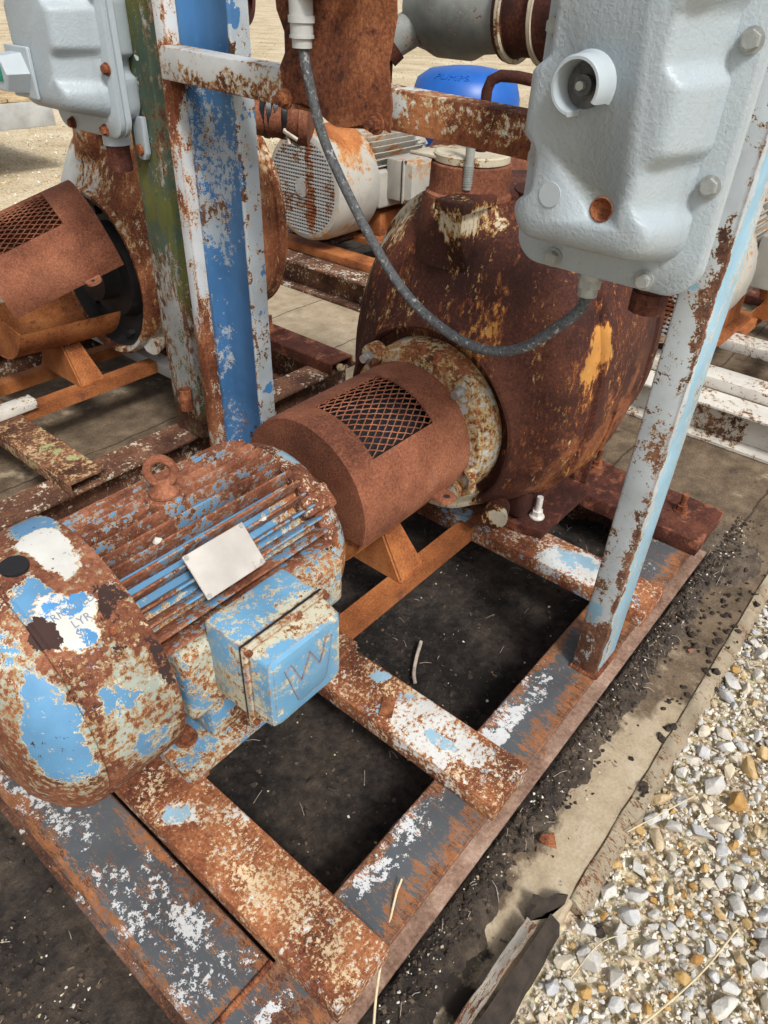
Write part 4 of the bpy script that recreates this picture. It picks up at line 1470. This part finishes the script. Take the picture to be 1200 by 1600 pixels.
def pump(label, loc, mats, opened=False):
    t = thing('pump', label, 'pump', loc, 0, 'self priming pumps')
    ax = .397                     # shaft height over the foot level
    m = MB()
    secs = [(-.345, .280, ax + .290, ax - .270, ax + .01, 2.0), (-.350, .298, ax + .308, ax - .288, ax + .01, 2.0), (-.388, .302, ax + .312, ax - .292, ax + .01, 2.0), (-.396, .309, ax + .319, ax - .299, ax + .01, 2.0), (-.394, .318, ax + .330, ax - .306, ax + .012, 2.0), (-.372, .330, ax + .365, ax - .313, ax + .02, 2.0), (-.350, .342, ax + .415, ax - .318, ax + .035, 2.05),
            (-.325, .366, ax + .490, ax - .322, ax + .06, 2.1), (-.295, .393, ax + .560, ax - .330, ax + .085, 2.15), (-.255, .415, ax + .610, ax - .335, ax + .10, 2.25), (-.205, .431, ax + .640, ax - .338, ax + .12, 2.35),
            (-.150, .440, ax + .655, ax - .340, ax + .13, 2.45), (-.146, .452, ax + .666, ax - .340, ax + .13, 2.5), (-.138, .458, ax + .672, ax - .340, ax + .13, 2.55), (-.02, .462, ax + .676, ax - .340, ax + .13, 2.65), (.12, .452, ax + .672, ax - .335, ax + .13, 2.7),
            (.26, .428, ax + .655, ax - .325, ax + .13, 2.6), (.345, .410, ax + .640, ax - .31, ax + .13, 2.5), (.350, .420, ax + .650, ax - .30, ax + .13, 2.5), (.385, .420, ax + .650, ax - .30, ax + .13, 2.5), (.390, .405, ax + .64, ax - .29, ax + .13, 2.6), (.42, .40, ax + .58, ax - .26, ax + .13, 2.4), (.44, .30, ax + .45, ax - .2, ax + .13, 2.1)]
    if opened:
        secs = [(-.385, .372, ax + .375, ax - .345, ax + .01, 2.0), (-.36, .390, ax + .42, ax - .350, ax + .03, 2.05)] + secs[8:]
    rings = []
    for x, w, zt, zb, cz, e in secs:
        rings.append([(x, y, z) for y, z in superell(w, zt, zb, 0.0, cz, 72, e)])
    m.loft(rings, cap0=not opened)
    m.jitter(.004, 6)
    ca = m.build('casing', mats['body'], t, smooth=32)
    # raised pad on the near side
    m = MB()
    pr = []
    for x in (.0, .06, .12, .19, .26, .31):
        for a_, b_ in zip(secs[:-1], secs[1:]):
            if a_[0] <= x <= b_[0]:
                u = (x - a_[0]) / (b_[0] - a_[0])
                q = [a_[i] + (b_[i] - a_[i]) * u for i in range(6)]
        ell = superell(q[1] + .007, q[2], q[3], 0, q[4], 144, q[5])[74:101]
        pr.append([(x, y, z) for y, z in ell] + [(x, y * .9, z) for y, z in reversed(ell)])
    m.loft(pr)
    m.build('side_pad', mats['body'], ca, smooth=40)
    # pedestal and foot
    m = MB()
    m.box(-.20, .36, -.30, .30, .028, .20, bev=.03, seg=3)
    m.prism([(-.215, -.295), (-.19, -.385), (.385, -.385), (.385, .385), (-.19, .385), (-.215, .295)], 'z', .0, .030)
    for y in (-.36, .36):
        m.box(.18, .20, min(y, y * .6), max(y, y * .6), .0305, .15, bev=.005)
    m.build('foot', mats['foot'], t, smooth=30)
    anchor(-.125, -.325, .0305, t, M['boltw'], 'foot_bolt', h=.085, s=1.0)
    anchor(.33, -.335, .0305, t, M['bolt'], 'foot_bolt', h=.085, s=.9)
    anchor(-.125, .325, .0305, t, M['bolt'], 'foot_bolt', h=.06)
    anchor(.33, .335, .0305, t, M['bolt'], 'foot_bolt', h=.06)
    # bearing cover
    if not opened:
        m = MB()
        Mx = None
        m.lathe([(-.46, .20), (-.46, .248), (-.452, .256), (-.432, .256), (-.424, .262), (-.36, .266)], 56, 0, ax + .01)
        for k in range(4):
            a = radians(45 + 90 * k)
            m.cyl((-.472, .245 * cos(a), ax + .03 + .245 * sin(a)), (-.43, .245 * cos(a), ax + .03 + .245 * sin(a)), .036, n=20)
        m.lathe([(-.56, .12), (-.50, .13), (-.46, .15)], 40, 0, ax + .01)
        bc = m.build('bearing_cover', M['coverplate'], t, smooth=35)
        for k in range(4):
            a = radians(45 + 90 * k)
            y, z = .245 * cos(a), ax + .03 + .245 * sin(a)
            mm = MB()
            mm.hexa((-.492, y, z), (-.472, y, z), .017)
            mm.cyl((-.510, y, z), (-.492, y, z), .013, n=12)
            mm.build('cover_bolt', M['boltz'], bc)
        for a in (75, 88):
            mm = MB()
            y, z = -.245 * cos(radians(a)), ax + .01 + .25 * sin(radians(a))
            mm.hexa((-.45, y, z), (-.45, y * 1.06, z + .026), .012)
            mm.build('set_screw', M['bolt'], bc)
        mm = MB()
        mm.tube([(-.47, -.225, ax - .04), (-.47, -.245, ax - .07), (-.462, -.240, ax - .12), (-.455, -.205, ax - .15)], [.018, .013, .012, .012], 10)
        mm.build('drain_hook', M['coverplate'], bc)
    else:
        m = MB()
        m.lathe([(-.380, .340), (-.408, .346), (-.410, .362), (-.386, .374)], 48, 0, ax + .015, cap0=False, cap1=False)
        m.build('opening_rim', mats['body'], t, smooth=35)
        m = MB()
        m.lathe([(-.385, .345), (-.31, .335), (-.30, .22), (-.36, .20), (-.36, .12), (-.44, .11), (-.44, 0)], 48, 0, ax + .015, cap0=False, cap1=False)
        for k in range(6):
            a = radians(20 + 60 * k)
            m.hexa((-.335, .28 * cos(a), ax + .28 * sin(a)), (-.30, .28 * cos(a), ax + .28 * sin(a)), .02)
        m.build('open_seal_plate', M['casting_dark'], t, smooth=35)
    # boss disc low on the front
    m = MB()
    m.cyl((-.365, -.285, .135), (-.30, -.255, .140), .042, n=20)
    m.build('boss', mats['body'], ca)
    # neck, lid, clamp
    m = MB()
    zt = ax + .60
    cx, cyn = -.195, .050
    Mn = Matrix.Translation((cx, cyn, .02)) @ Matrix.Rotation(-pi / 2, 4, 'Y')
    m.lathe([(zt + .032, .126), (zt + .042, .125), (zt + .048, .116), (zt + .118, .114), (zt + .122, .11)], 48, M=Mn)
    nk = m.build('filler_neck', mats['neck'], t, smooth=40)
    m = MB()
    m.lathe([(zt - .14, .150), (zt - .06, .140), (zt + .020, .134), (zt + .031, .128), (zt + .0315, .02)], 48, M=Mn)
    m.build('neck_collar', mats['body'], t, smooth=40)
    m = MB()
    m.lathe([(zt + .1225, .100), (zt + .125, .108), (zt + .142, .108), (zt + .146, .103), (zt + .148, .03)], 48, M=Mn)
    m.box(cx - .09, cx + .06, cyn + .01, cyn + .155, zt + .149, zt + .158, bev=.003)
    ld = m.build('filler_lid', M['cap'], t, smooth=35)
    m = MB()
    sx, sy = cx - .095, cyn - .055
    m.cyl((sx, sy, zt + .09), (sx, sy, zt + .20), .0125, n=14)
    for k in range(9):
        m.cyl((sx, sy, zt + .100 + k * .006), (sx, sy, zt + .103 + k * .006), .0145, n=14)
    m.cyl((sx, sy, zt + .20), (sx, sy, zt + .30), .0125, n=14)
    m.build('stud', M['fitting'], ld)
    m = MB()
    H = zt + .315
    hx, hy = cx + .01, cyn - .02
    m.tube([(hx, hy, zt + .14), (hx, hy, H), (hx + .003, hy - .008, H + .024), (hx + .012, hy - .03, H + .036), (hx + .028, hy - .07, H + .036), (hx + .04, hy - .13, H + .030)], .0145, 12)
    m.build('clamp_handle', M['darkrust'], ld)
    m = MB()
    m.lathe([(zt - .05, .115), (zt + .07, .112), (zt + .072, .135), (zt + .105, .135), (zt + .108, .10)], 36, M=Matrix.Translation((-.03, -.16, -.03)) @ Matrix.Rotation(-pi / 2, 4, 'Y'))
    m.build('outlet_flange', M['darkrust'], t, smooth=35)
    # lifting lug
    m = MB()
    lz = ax + .585
    m.box(-.400, -.235, -.075, .025, lz + .065, lz + .095, bev=.008)
    m.prism([(-.39, lz + .067), (-.235, lz + .067), (-.18, lz - .05), (-.27, lz - .16), (-.33, lz - .10), (-.365, lz - .02)], 'y', -.055, .005, bev=.008)
    lg = m.build('lifting_lug', mats['body'], t, smooth=30)
    m = MB()
    m.cyl((-.36, -.025, lz + .0955), (-.36, -.025, lz + .0965), .011, n=14)
    m.build('lug_hole', M['casting_dark'], lg)  # nothing is cut here: a black disc stands for the hole's shade
    m = MB()
    m.hexa((cx - .105, cyn - .07, zt + .042), (cx - .105, cyn - .07, zt + .075), .012)
    m.build('neck_bolt', M['bolt'], nk)
    # drain stub on the far low side
    return t


pm = pump('big dark rusted pump with streaks of cream and orange paint', (2.05, 1.160, .262), dict(body=M['pump'], neck=M['neck'], foot=M['chan4']))
pm2 = pump('rust and white pump behind the two left posts', (2.09, 3.08, .262), dict(body=M['pump2'], neck=M['neck'], foot=M['chan4']), opened=True)


# ================================================================== control boxes
def outline(w0, w1, z0, z1, r, notch, depth, wid=.030, n=220, top_notch=()):
    """rounded rectangle in (y,z), pulled in round the bolts"""
    pts = []
    per = [((w1 - r, z1 - r), 0), ((w0 + r, z1 - r), 90), ((w0 + r, z0 + r), 180), ((w1 - r, z0 + r), 270)]
    raw = []
    for (c, a0) in per:
        for q in range(13):
            a = radians(a0 + 90 * q / 12)
            raw.append((c[0] + r * cos(a), c[1] + r * sin(a)))
    raw.append(raw[0])
    seg = [0]
    for a, b in zip(raw[:-1], raw[1:]):
        seg.append(seg[-1] + math.hypot(b[0] - a[0], b[1] - a[1]))
    tot = seg[-1]
    k = 0
    for i in range(n):
        s = tot * i / n
        while seg[k + 1] < s:
            k += 1
        u = (s - seg[k]) / max(seg[k + 1] - seg[k], 1e-9)
        y = raw[k][0] + (raw[k + 1][0] - raw[k][0]) * u
        z = raw[k][1] + (raw[k + 1][1] - raw[k][1]) * u
        cy, cz = (w0 + w1) / 2, (z0 + z1) / 2
        for (by, bz) in notch:
            d = abs(z - bz) if by is not None else 9
            if by is not None and abs(y - by) < .10 and (y - cy) * (by - cy) > 0:
                f = 1 - sm(wid * .55, wid * 1.15, abs(z - bz))
                y -= math.copysign(depth * f, y - cy)
        for by in top_notch:
            if (z - cz) < 0 and abs(z - z0) < .06:
                f = 1 - sm(wid * .55, wid * 1.15, abs(y - by))
                z += depth * f
        pts.append((y, z))
    return pts


def enclosure(label, loc, handle=False):
    """explosion proof cast box; origin on its back plate, near lower corner; cover faces -X"""
    t = thing('control_box', label, 'control box', loc, 0, 'cast control boxes')
    W, H = .372, .62
    bz = (.195, .400, .590)
    notch = [(0, z) for z in bz] + [(W, z) for z in bz]
    nt = [(0.0, z) for z in bz] + [(W, z) for z in bz]
    xb = -.235
    # back body
    m = MB()
    rings = []
    for x, ins, dep in ((0, .055, .03), (-.012, .045, .03), (-.070, .040, .03), (-.075, .046, .03)):
        rings.append([(x, y, z) for y, z in outline(ins, W - ins, ins, H - ins, .04, [(ins if a < .1 else W - ins, b) for a, b in nt], dep)])
    m.loft(rings)
    m.build('back_body', M['encl2'], t, smooth=40)
    # two flanges
    for k, (xa, xc) in enumerate(((-.0755, -.098), (-.100, -.122))):
        m = MB()
        rings = []
        for x, ins in ((xa, .004), (xa - .004, 0), (xc + .004, 0), (xc, .005)):
            rings.append([(x, y, z) for y, z in outline(ins, W - ins, ins, H - ins, .055, [], 0)])
        m.loft(rings)
        m.build('body_flange' if k == 0 else 'cover_flange', M['encl2'] if k == 0 else M['encl'], t, smooth=40)
    # raised cover
    m = MB()
    rings = []
    for x, ins, dep, rr in ((-.1225, .034, .012, .05), (-.135, .036, .016, .05), (-.235, .052, .028, .045), (-.250, .058, .028, .045), (-.259, .068, .024, .045), (-.262, .082, .018, .045)):
        rings.append([(x, y, z) for y, z in outline(ins, W - ins, ins + .022 + (ins - .034) * .35, H - ins, rr, [(ins if a < .1 else W - ins, b) for a, b in nt], dep, wid=.052)])
    m.loft(rings)
    cv = m.build('cover', M['encl'], t, smooth=60)
    for (y, z) in [(.020, b) for b in bz] + [(W - .020, b) for b in bz] + [(.090, .020), (W - .090, .020), (.110, H - .02), (W - .11, H - .02)]:
        m = MB()
        m.cyl((-.1225, y, z), (-.126, y, z), .0185, n=20)
        m.hexa((-.126, y, z), (-.138, y, z), .0140)
        m.cyl((-.138, y, z), (-.1395, y, z), .011, n=16)
        m.build('cover_bolt', M['bolt'] if handle else M['fitting'], t)
    # mounting ears on the back
    for y in (.06, W - .08) if handle else ():
        m = MB()
        m.prism([(y - .028, .055), (y + .028, .055), (y + .028, -.055), (y + .016, -.075), (y - .016, -.075), (y - .028, -.055)], 'x', -.022, -.002, bev=.003)
        e = m.build('mounting_ear', M['encl2'], t)
        m = MB()
        m.cyl((-.0225, y, -.045), (-.034, y, -.045), .018, n=16)
        m.build('ear_bolt', M['bolt'], e)
    m = MB()
    if not handle:
        # shrouded pilot device, open below
        y, z = .207, .333
        ro, ri, h = .043, .034, .046
        rings = []
        for i in range(31):
            a = radians(-82 + 292 * i / 30)
            c, s = cos(a), sin(a)
            rings.append([(-.260, y + ro * 1.14 * c, z + ro * 1.14 * s), (-.268, y + ro * 1.02 * c, z + ro * 1.02 * s), (-.260 - h + .004, y + ro * c, z + ro * s), (-.260 - h, y + (ro - .003) * c, z + (ro - .003) * s),
                          (-.260 - h, y + (ri + .002) * c, z + (ri + .002) * s), (-.258, y + ri * c, z + ri * s)])
        m.loft(rings, close=True)
        sh = m.build('shroud', M['encl2'], cv, smooth=40)
        m = MB()
        m.cyl((-.2605, y, z), (-.2635, y, z), .0335, n=28)
        m.cyl((-.2635, y, z), (-.280, y, z), .015, n=20)
        m.build('operator_well', M['darkgrey'], sh)
        m = MB()
        m.cyl((-.280, y, z), (-.291, y, z), .0065, n=12)
        m.build('operator_pin', M['fitting'], sh)
        m = MB()
        m.cyl((-.2615, .241, .166), (-.2640, .241, .166), .0205, n=28)
        m.build('blank_plug', M['encl2'], cv)
        y, z = .143, .159
        m = MB()
        m.cyl((-.250, y, z), (-.270, y, z), .0205, n=32)
        cut = m.build('cutter', None)
        bm_ = cv.modifiers.new('hole', 'BOOLEAN')
        bm_.object = cut
        bm_.solver = 'EXACT'
        cut.parent = t
        dg = bpy.context.evaluated_depsgraph_get()
        dg.update()
        me_ = bpy.data.meshes.new_from_object(cv.evaluated_get(dg))
        cv.modifiers.clear()
        cv.data = me_
        bpy.data.objects.remove(cut)
        m = MB()
        m.lathe([(-.2622, .0204), (-.2632, .0196), (-.2632, .0182), (-.2560, .0165), (-.2525, .012), (-.2510, .0)], 28, 0, 0, M=Matrix.Translation((0, y, z)), cap0=False, cap1=True)
        m.build('rusted_hole', M['bolt'], cv)
        m = MB()
        m.cyl((-.090, .210, -.012), (-.090, .210, .05), .026, n=24)
        m.hexa((-.090, .210, -.030), (-.090, .210, -.012), .025)
        m.cyl((-.090, .210, -.048), (-.090, .210, -.030), .020, n=24)
        m.build('cable_gland', M['fitting'], t)
        m = MB()
        m.cyl((-.055, .095, -.050), (-.055, .095, .05), .032, n=24)
        m.cyl((-.055, .095, -.058), (-.055, .095, -.018), .037, n=10)
        m.build('conduit_stub', M['darkrust'], t)
    else:
        m.box(-.275, -.2625, .195, .335, .105, .245, bev=.004)
        m.lathe([(-.2755, .062), (-.34, .054), (-.345, .050), (-.345, 0)], 6, .265, .175)
        op = m.build('operator_head', M['encl2'], cv, smooth=20)
        m = MB()
        m.box(-.348, -.3455, .24, .285, .155, .195)
        m.build('green_marker', M['greentag'], op)
        m = MB()
        m.cyl((-.07, .12, -.03), (-.07, .12, .05), .045, n=24)
        m.build('conduit_hub', M['encl2'], t)
        m = MB()
        m.cyl((-.07, .12, -.11), (-.07, .12, -.0305), .038, n=24)
        m.build('conduit_stub', M['darkrust'], t)
    return t


enc = enclosure('large grey cast control box with bolted cover on the pale blue post', (1.462, .374, 1.347))
enc2 = enclosure('grey cast control box with square operator on the green post', (1.543, 2.262, 1.36), handle=True)

# ================================================================== bracket plate, junction box and hanging cable
m = MB()
prof = [(1.105, 1.9), (1.105, 1.74), (1.115, 1.66), (1.098, 1.60), (1.100, 1.530), (1.125, 1.527), (1.16, 1.545), (1.20, 1.53), (1.26, 1.528), (1.33, 1.545), (1.40, 1.552), (1.425, 1.565), (1.418, 1.60), (1.432, 1.64), (1.415, 1.685), (1.455, 1.74), (1.462, 1.80), (1.462, 1.9)]
N_ = 28


def wavy(y, z):
    return 1.349 + .010 * sin(y * 26 + z * 7) * .6 + .014 * sm(1.62, 1.80, z) + .006 * sin(z * 23)


vsA, vsB = [], []
# loft the plate row by row between its left and right borders
leftb = [(1.455, 1.9), (1.462, 1.82), (1.455, 1.74), (1.425, 1.70), (1.418, 1.66), (1.432, 1.63), (1.420, 1.60), (1.425, 1.575), (1.418, 1.555)]
rightb = [(1.105, 1.9), (1.105, 1.82), (1.105, 1.74), (1.112, 1.70), (1.116, 1.66), (1.108, 1.63), (1.098, 1.59), (1.100, 1.555), (1.102, 1.528)]
rings = []
for (a, za), (b, zb) in zip(leftb, rightb):
    row = []
    for i in range(N_ + 1):
        u = i / N_
        y = a + (b - a) * u
        z = za + (zb - za) * u + (.012 * sin(u * 9) if za < 1.56 else 0)
        row.append((y, z))
    front = [(wavy(y, z), y, z) for y, z in row]
    bk = [(wavy(y, z) + .006, y, z) for y, z in reversed(row)]
    rings.append(front + bk)
m.loft(rings)
bp_ = thing('mounting_plate', 'wavy edged rusty steel plate bolted to the white crossbar', 'steel plate')
m.build('plate', M['bentplate'], bp_, smooth=45)
for y, z in ((1.412, 1.568), (1.135, 1.548), (1.20, 1.805)):
    mm = MB()
    x = wavy(y, z)
    mm.cyl((x, y, z), (x - .006, y, z), .022, n=20)
    mm.hexa((x - .006, y, z), (x - .022, y, z), .016)
    mm.cyl((x - .022, y, z), (x - .034, y, z), .010, n=12)
    mm.build('plate_bolt', M['bolt'], bp_)
jb = thing('junction_box', 'small grey junction box at the top edge with a ribbed cable gland', 'junction box')
m = MB()
m.box(1.285, 1.343, 1.265, 1.405, 1.765, 1.90, bev=.010, seg=3)
m.build('housing', M['encl2'], jb)
m = MB()
jx, jy = 1.312, 1.325
for (z0, z1, r) in ((1.735, 1.7645, .026), (1.722, 1.735, .029), (1.700, 1.722, .025), (1.694, 1.700, .027), (1.676, 1.694, .022)):
    m.cyl((jx, jy, z0), (jx, jy, z1), r, n=24)
m.build('cable_gland', M['ivory'], jb, smooth=30)


m = MB()
m.tube(bez([(jx, jy, 1.69), (1.313, 1.312, 1.63), (1.325, 1.275, 1.50), (1.335, 1.170, 1.345), (1.335, 1.047, 1.220), (1.333, .93, 1.155), (1.335, .80, 1.128), (1.34, .70, 1.157), (1.35, .625, 1.225), (1.366, .590, 1.27), (1.372, .584, 1.31)], 110), .0118, 14)
tag(m.build('cable', M['cablem'], smooth=60), 'grey cable hanging in a loop from the plate to the large control box', 'cable')

# ================================================================== pipes above
dp = thing('discharge_pipe', 'grey and rust discharge pipe above the blue drum', 'pipe', (2.30, 1.2, 1.74))
Mq = Matrix.Rotation(pi / 2, 4, 'Z')   # lathe axis along +Y
m = MB()
m.lathe([(.20, .112), (.30, .122), (.34, .142), (.46, .142), (.50, .128), (.545, .118), (.55, .10)], 40, M=Mq)
m.tube([(-.06, .52, -.05), (-.13, .58, -.10)], .055, 20)
m.build('grey_coupling', M['galv'], dp, smooth=40)
m = MB()
m.lathe([(-.26, .118), (.17, .118), (.175, .136), (.197, .136), (.1975, .115)], 40, M=Mq)
m.lathe([(.0, .130), (.06, .130)], 40, M=Mq)
m.build('rusty_pipe', M['darkrust'], dp, smooth=40)
m = MB()
for y in (.172, .062):
    m.lathe([(y, .139), (y + .012, .139)], 40, M=Mq)
m.build('seal_ring', M['cap'], dp, smooth=40)
m = MB()
m.tube([(-.13, .575, -.095), (-.15, .595, -.12)], .066, 20)
m.tube([(-.12, .60, -.12), (-.125, .60, -.24)], .022, 10)
m.build('cam_clamp', M['darkrust'], dp, smooth=40)
m = MB()
m.cyl((-.22, -.28, -.36), (-.02, -.255, .0), .10, n=32)
m.build('riser', M['darkrust'], dp)

op = thing('outlet_pipe', 'short rusty pipe wrapped in black tape beside the left pump', 'pipe', (2.19, 2.47, 1.35), radians(42))
m = MB()
m.cyl((0, .35, .03), (-.03, -.10, -.005), .075, n=32)
m.cyl((0, -.095, -.003), (-.035, -.20, -.012), .084, n=32)
m.cyl((-.032, -.17, -.010), (-.034, -.205, -.0125), .094, n=32)
m.build('pipe_body', M['neck'], op)
m = MB()
for k in range(5):
    y = -.02 - k * .024
    m.lathe([(y, .078), (y - .004, .087 + .003 * (k % 2)), (y - .022, .089 - .004 * (k % 3)), (y - .028, .078)], 32, M=Matrix.Translation((-.008 - .003 * k, 0, .005)) @ Matrix.Rotation(pi / 2 + .07 * (k - 2), 4, 'Z') @ Matrix.Rotation(.05 * (k % 3), 4, 'Y'))
m.build('black_tape', M['tape'], op, smooth=30)
m = MB()
for k in range(12):
    a = radians(-150 + 14 * k)
    m.tube([(-.02, -.10, .0), (-.02 + .088 * cos(a), -.10 - .03 * rnd.random(), .088 * sin(a)), (-.02 + .09 * cos(a) - .01, -.12 - .05 * rnd.random(), .09 * sin(a) - .03 * rnd.random())], .008, 5)
m.build('frayed_edge', M['rag'], op, smooth=30)

vp = thing('vent_pipe', 'dark rusty pipe end hanging at the top beside the blue post', 'pipe', (2.90, 3.44, 1.715))
m = MB()
m.lathe([(-.09, .085), (-.09, .125), (-.055, .128), (-.05, .11), (.30, .11), (.30, .085)], 36, M=Matrix.Rotation(radians(115), 4, 'Z'), cap0=False, cap1=False)
m.build('pipe_end', M['darkrust'], vp, smooth=40)
m = MB()
m.cyl((-.02, .12, -.02), (-.35, -.05, -.55), .075, n=28)
m.build('elbow_pipe', M['darkrust'], vp)

# ================================================================== blue drum, tank, trailer
dr = thing('plastic_drum', 'blue plastic drum with raised lettering behind the pumps', 'drum', (5.55, 3.74, -.05))
m = MB()
Mz = Matrix.Rotation(-pi / 2, 4, 'Y')
m.lathe([(0, .40), (.04, .43), (.40, .45), (.44, .465), (.48, .45), (.85, .45), (.89, .465), (.93, .45), (1.12, .44), (1.24, .40), (1.30, .31), (1.325, .15), (1.33, 0)], 64, M=Mz)
m.build('drum_shell', M['plastic'], dr, smooth=50)
me = text_mesh('PUMPS', .10, .003)
me.materials.append(M['plastic'])
o = bpy.data.objects.new('lettering', me)
COL.objects.link(o)
o.parent = dr
for v in me.vertices:
    u, w, h = v.co.x, v.co.y, v.co.z
    q = .5 + w / .11
    rr, zz = .392 - .075 * q + h * .55, 1.248 + .050 * q + h * .83
    a = radians(194) + u / .36
    v.co = (rr * cos(a), rr * sin(a), zz)

tk = thing('rusty_tank', 'plain brown steel tank behind the white motor', 'tank', (5.0, 3.02, .0))
m = MB()
m.lathe([(-.55, .0), (-.55, .20), (-.53, .34), (-.46, .40), (.40, .40), (.46, .34), (.48, .0)], 48, 0, .62)
m.lathe([(-.10, .404), (-.07, .404)], 48, 0, .62)
m.build('tank_shell', M['neck'], tk, smooth=40)
m = MB()
m.box(-.4, -.3, -.3, .3, 0, .35)
m.build('cradle', M['chan4'], tk)
m = MB()
m.box(.25, .35, -.3, .3, 0, .35)
m.build('cradle', M['chan4'], tk)

tr = thing('flatbed_trailer', 'grey steel flatbed trailer parked on the gravel far left', 'trailer', (1.4, 8.3, -.05))
m = MB()
m.box(-3.5, 3.0, -.06, .06, .48, .72, bev=.01)
m.box(-3.5, 3.0, 1.9, 2.02, .48, .72, bev=.01)
m.build('side_rail', M['greywhite'], tr)
for k in range(14):
    m = MB()
    x = -3.5 + k * .465
    m.box(x, x + .45, -.05, 2.0, .722, .76, bev=.004)
    m.build('deck_board', M['wood'], tr)
for (x, y) in ((-2.0, -.12), (-2.9, -.12), (-2.0, 2.05), (-2.9, 2.05)):
    m = MB()
    m.lathe([(-.10, .20), (-.10, .33), (-.07, .36), (.07, .36), (.10, .33), (.10, .20)], 36, M=Matrix.Translation((x, y + (.2 if y > 1 else .4), .36)) @ Matrix.Rotation(pi / 2, 4, 'Z'))
    m.build('wheel', M['rubber'], tr)

# ================================================================== small things lying about
def straw(label, pts, r=.0028, mat='straw', cat='straw', nm='straw', group=None):
    m = MB()
    m.tube(bez(pts, 24), [r * (1 - .5 * i / 200) for i in range(200)][:len(bez(pts, 24))], 6)
    return tag(m.build(nm, M[mat], smooth=60), label, cat, group)


straw('long pale straw leaning across the skid rail at the bottom', [(.36, .26, .03), (.47, .34, .16), (.60, .405, .207), (.645, .42, .225)])
straw('longest pale straw lying across the loose stones', [(.62, -.01, .012), (.80, -.10, .018), (1.0, -.17, .016), (1.16, -.205, .024)])
straw('thin short straw on the sand beside the kerb', [(.82, .05, -.01), (.93, .03, .0), (1.02, -.03, -.008)], .0018)
straw('thin straw crossing the kerb in the middle', [(1.22, .10, .012), (1.38, .03, .012), (1.46, .0, -.005)], .002)
straw('grey crooked twig on the black dirt inside the skid', [(1.365, .905, .05), (1.30, .875, .04), (1.25, .845, .04), (1.225, .82, .035)], .0065, 'stick', 'twig', 'twig')


def dirt_z(x, y):
    return max(0.0, dirt_h(x, y))


m = MB()
for _ in range(150):
    x, y = .4 + 2.0 * rnd.random(), .53 + .8 * rnd.random()
    if rnd.random() < .4:
        x, y = .1 + 2.5 * rnd.random(), .26 + .09 * rnd.random()
    if rnd.random() < .15:
        x, y = -.3 + .45 * rnd.random(), .5 + .6 * rnd.random()
    a, l = rnd.random() * 6.28, .012 + .035 * rnd.random()
    z = dirt_z(x, y) + .004
    m.tube([(x, y, z), (x + l * .5 * cos(a) + .003 * rnd.random(), y + l * .5 * sin(a), z + .003), (x + l * cos(a), y + l * sin(a), dirt_z(x + l * cos(a), y + l * sin(a)) + .003)], .0009, 4)
kind(m.build('chaff', M['stick'], smooth=60), 'stuff')
m = MB()
for _ in range(170):
    x, y = .40 + 2.0 * rnd.random(), .54 + .75 * rnd.random()
    m.hull_rock((x, y, dirt_z(x, y) + .002), .005 + .013 * rnd.random() ** 2.5, rnd, 11, .55)
for cx, cy, n_, sp in ((1.74, .165, 9, .035), (1.60, .15, 5, .03), (1.36, .112, 7, .014), (1.95, .135, 5, .02), (.97, .05, 3, .012), (2.1, .22, 40, .14), (2.3, .2, 40, .14)):
    for _ in range(n_):
        x, y = cx + rnd.gauss(0, sp), cy + rnd.gauss(0, sp * .5)
        m.hull_rock((x, y, (dirt_z(x, y) if y > .14 else (gravel_h(x, y) + .012 if y < .1 else .006)) + .003), .005 + .014 * rnd.random() ** 1.6, rnd, 13, .8)
kind(m.build('clods', M['clod'], smooth=0), 'stuff')
wt = thing('weed_tuft', 'small green weed tuft on the far gravel beside the blue drum', 'weed', (9.0, 7.3, -.05))
M['weed'] = plain('weed_leaf', (0.07, 0.10, 0.03), .8, 0, .3, 20)
m = MB()
for _ in range(160):
    a, l, r0 = rnd.random() * 6.28, .12 + .22 * rnd.random(), .18 * rnd.random()
    p = Vector((r0 * cos(a), r0 * sin(a), 0))
    q = p + Vector((l * .5 * cos(a), l * .5 * sin(a), l * .8))
    w = Vector((-sin(a), cos(a), 0)) * .012
    v = [m.bm.verts.new(u) for u in (p - w, p + w, q + w * .8, q + Vector((.06 * cos(a), .06 * sin(a), -.01)), q - w * .8)]
    m.bm.faces.new(v)
m.build('leaves', M['weed'], wt, smooth=0)


def flake(name, label, cat, x, y, z, s, mat, flat=.25):
    m = MB()
    m.hull_rock((0, 0, 0), s, rnd, 12, flat)
    o = m.build(name, M[mat], smooth=0)
    o.location = (x, y, z)
    o.rotation_euler = (rnd.gauss(0, .15), rnd.gauss(0, .15), rnd.random() * 6)
    return tag(o, label, cat)


flake('clay_shard', 'reddish flat shard on the brown floor left of the green post', 'shard', 1.40, 2.62, .012, .036, 'clay', .12)
flake('clay_shard', 'reddish shard on the dirt beside the kerb at right', 'shard', 1.98, .205, .012, .022, 'clay', .15)
flake('dirt_lump', 'round dark lump on the black dirt inside the skid', 'dirt lump', 1.10, .66, .022, .022, 'clod', .5)
flake('plastic_scrap', 'bright orange plastic scrap on the dirt at lower left', 'scrap', .05, .615, .012, .012, 'orangebit', .6)
flake('rust_flake', 'dark rusty flake in the dirt beside the rail, near the middle cross channel', 'flake', 1.06, .245, .022, .030, 'bolt', .10)
flake('wood_chunk', 'broken wooden chunk inside the open channel end', 'wood chunk', 2.44, 2.262, .222, .035, 'wood', .6)
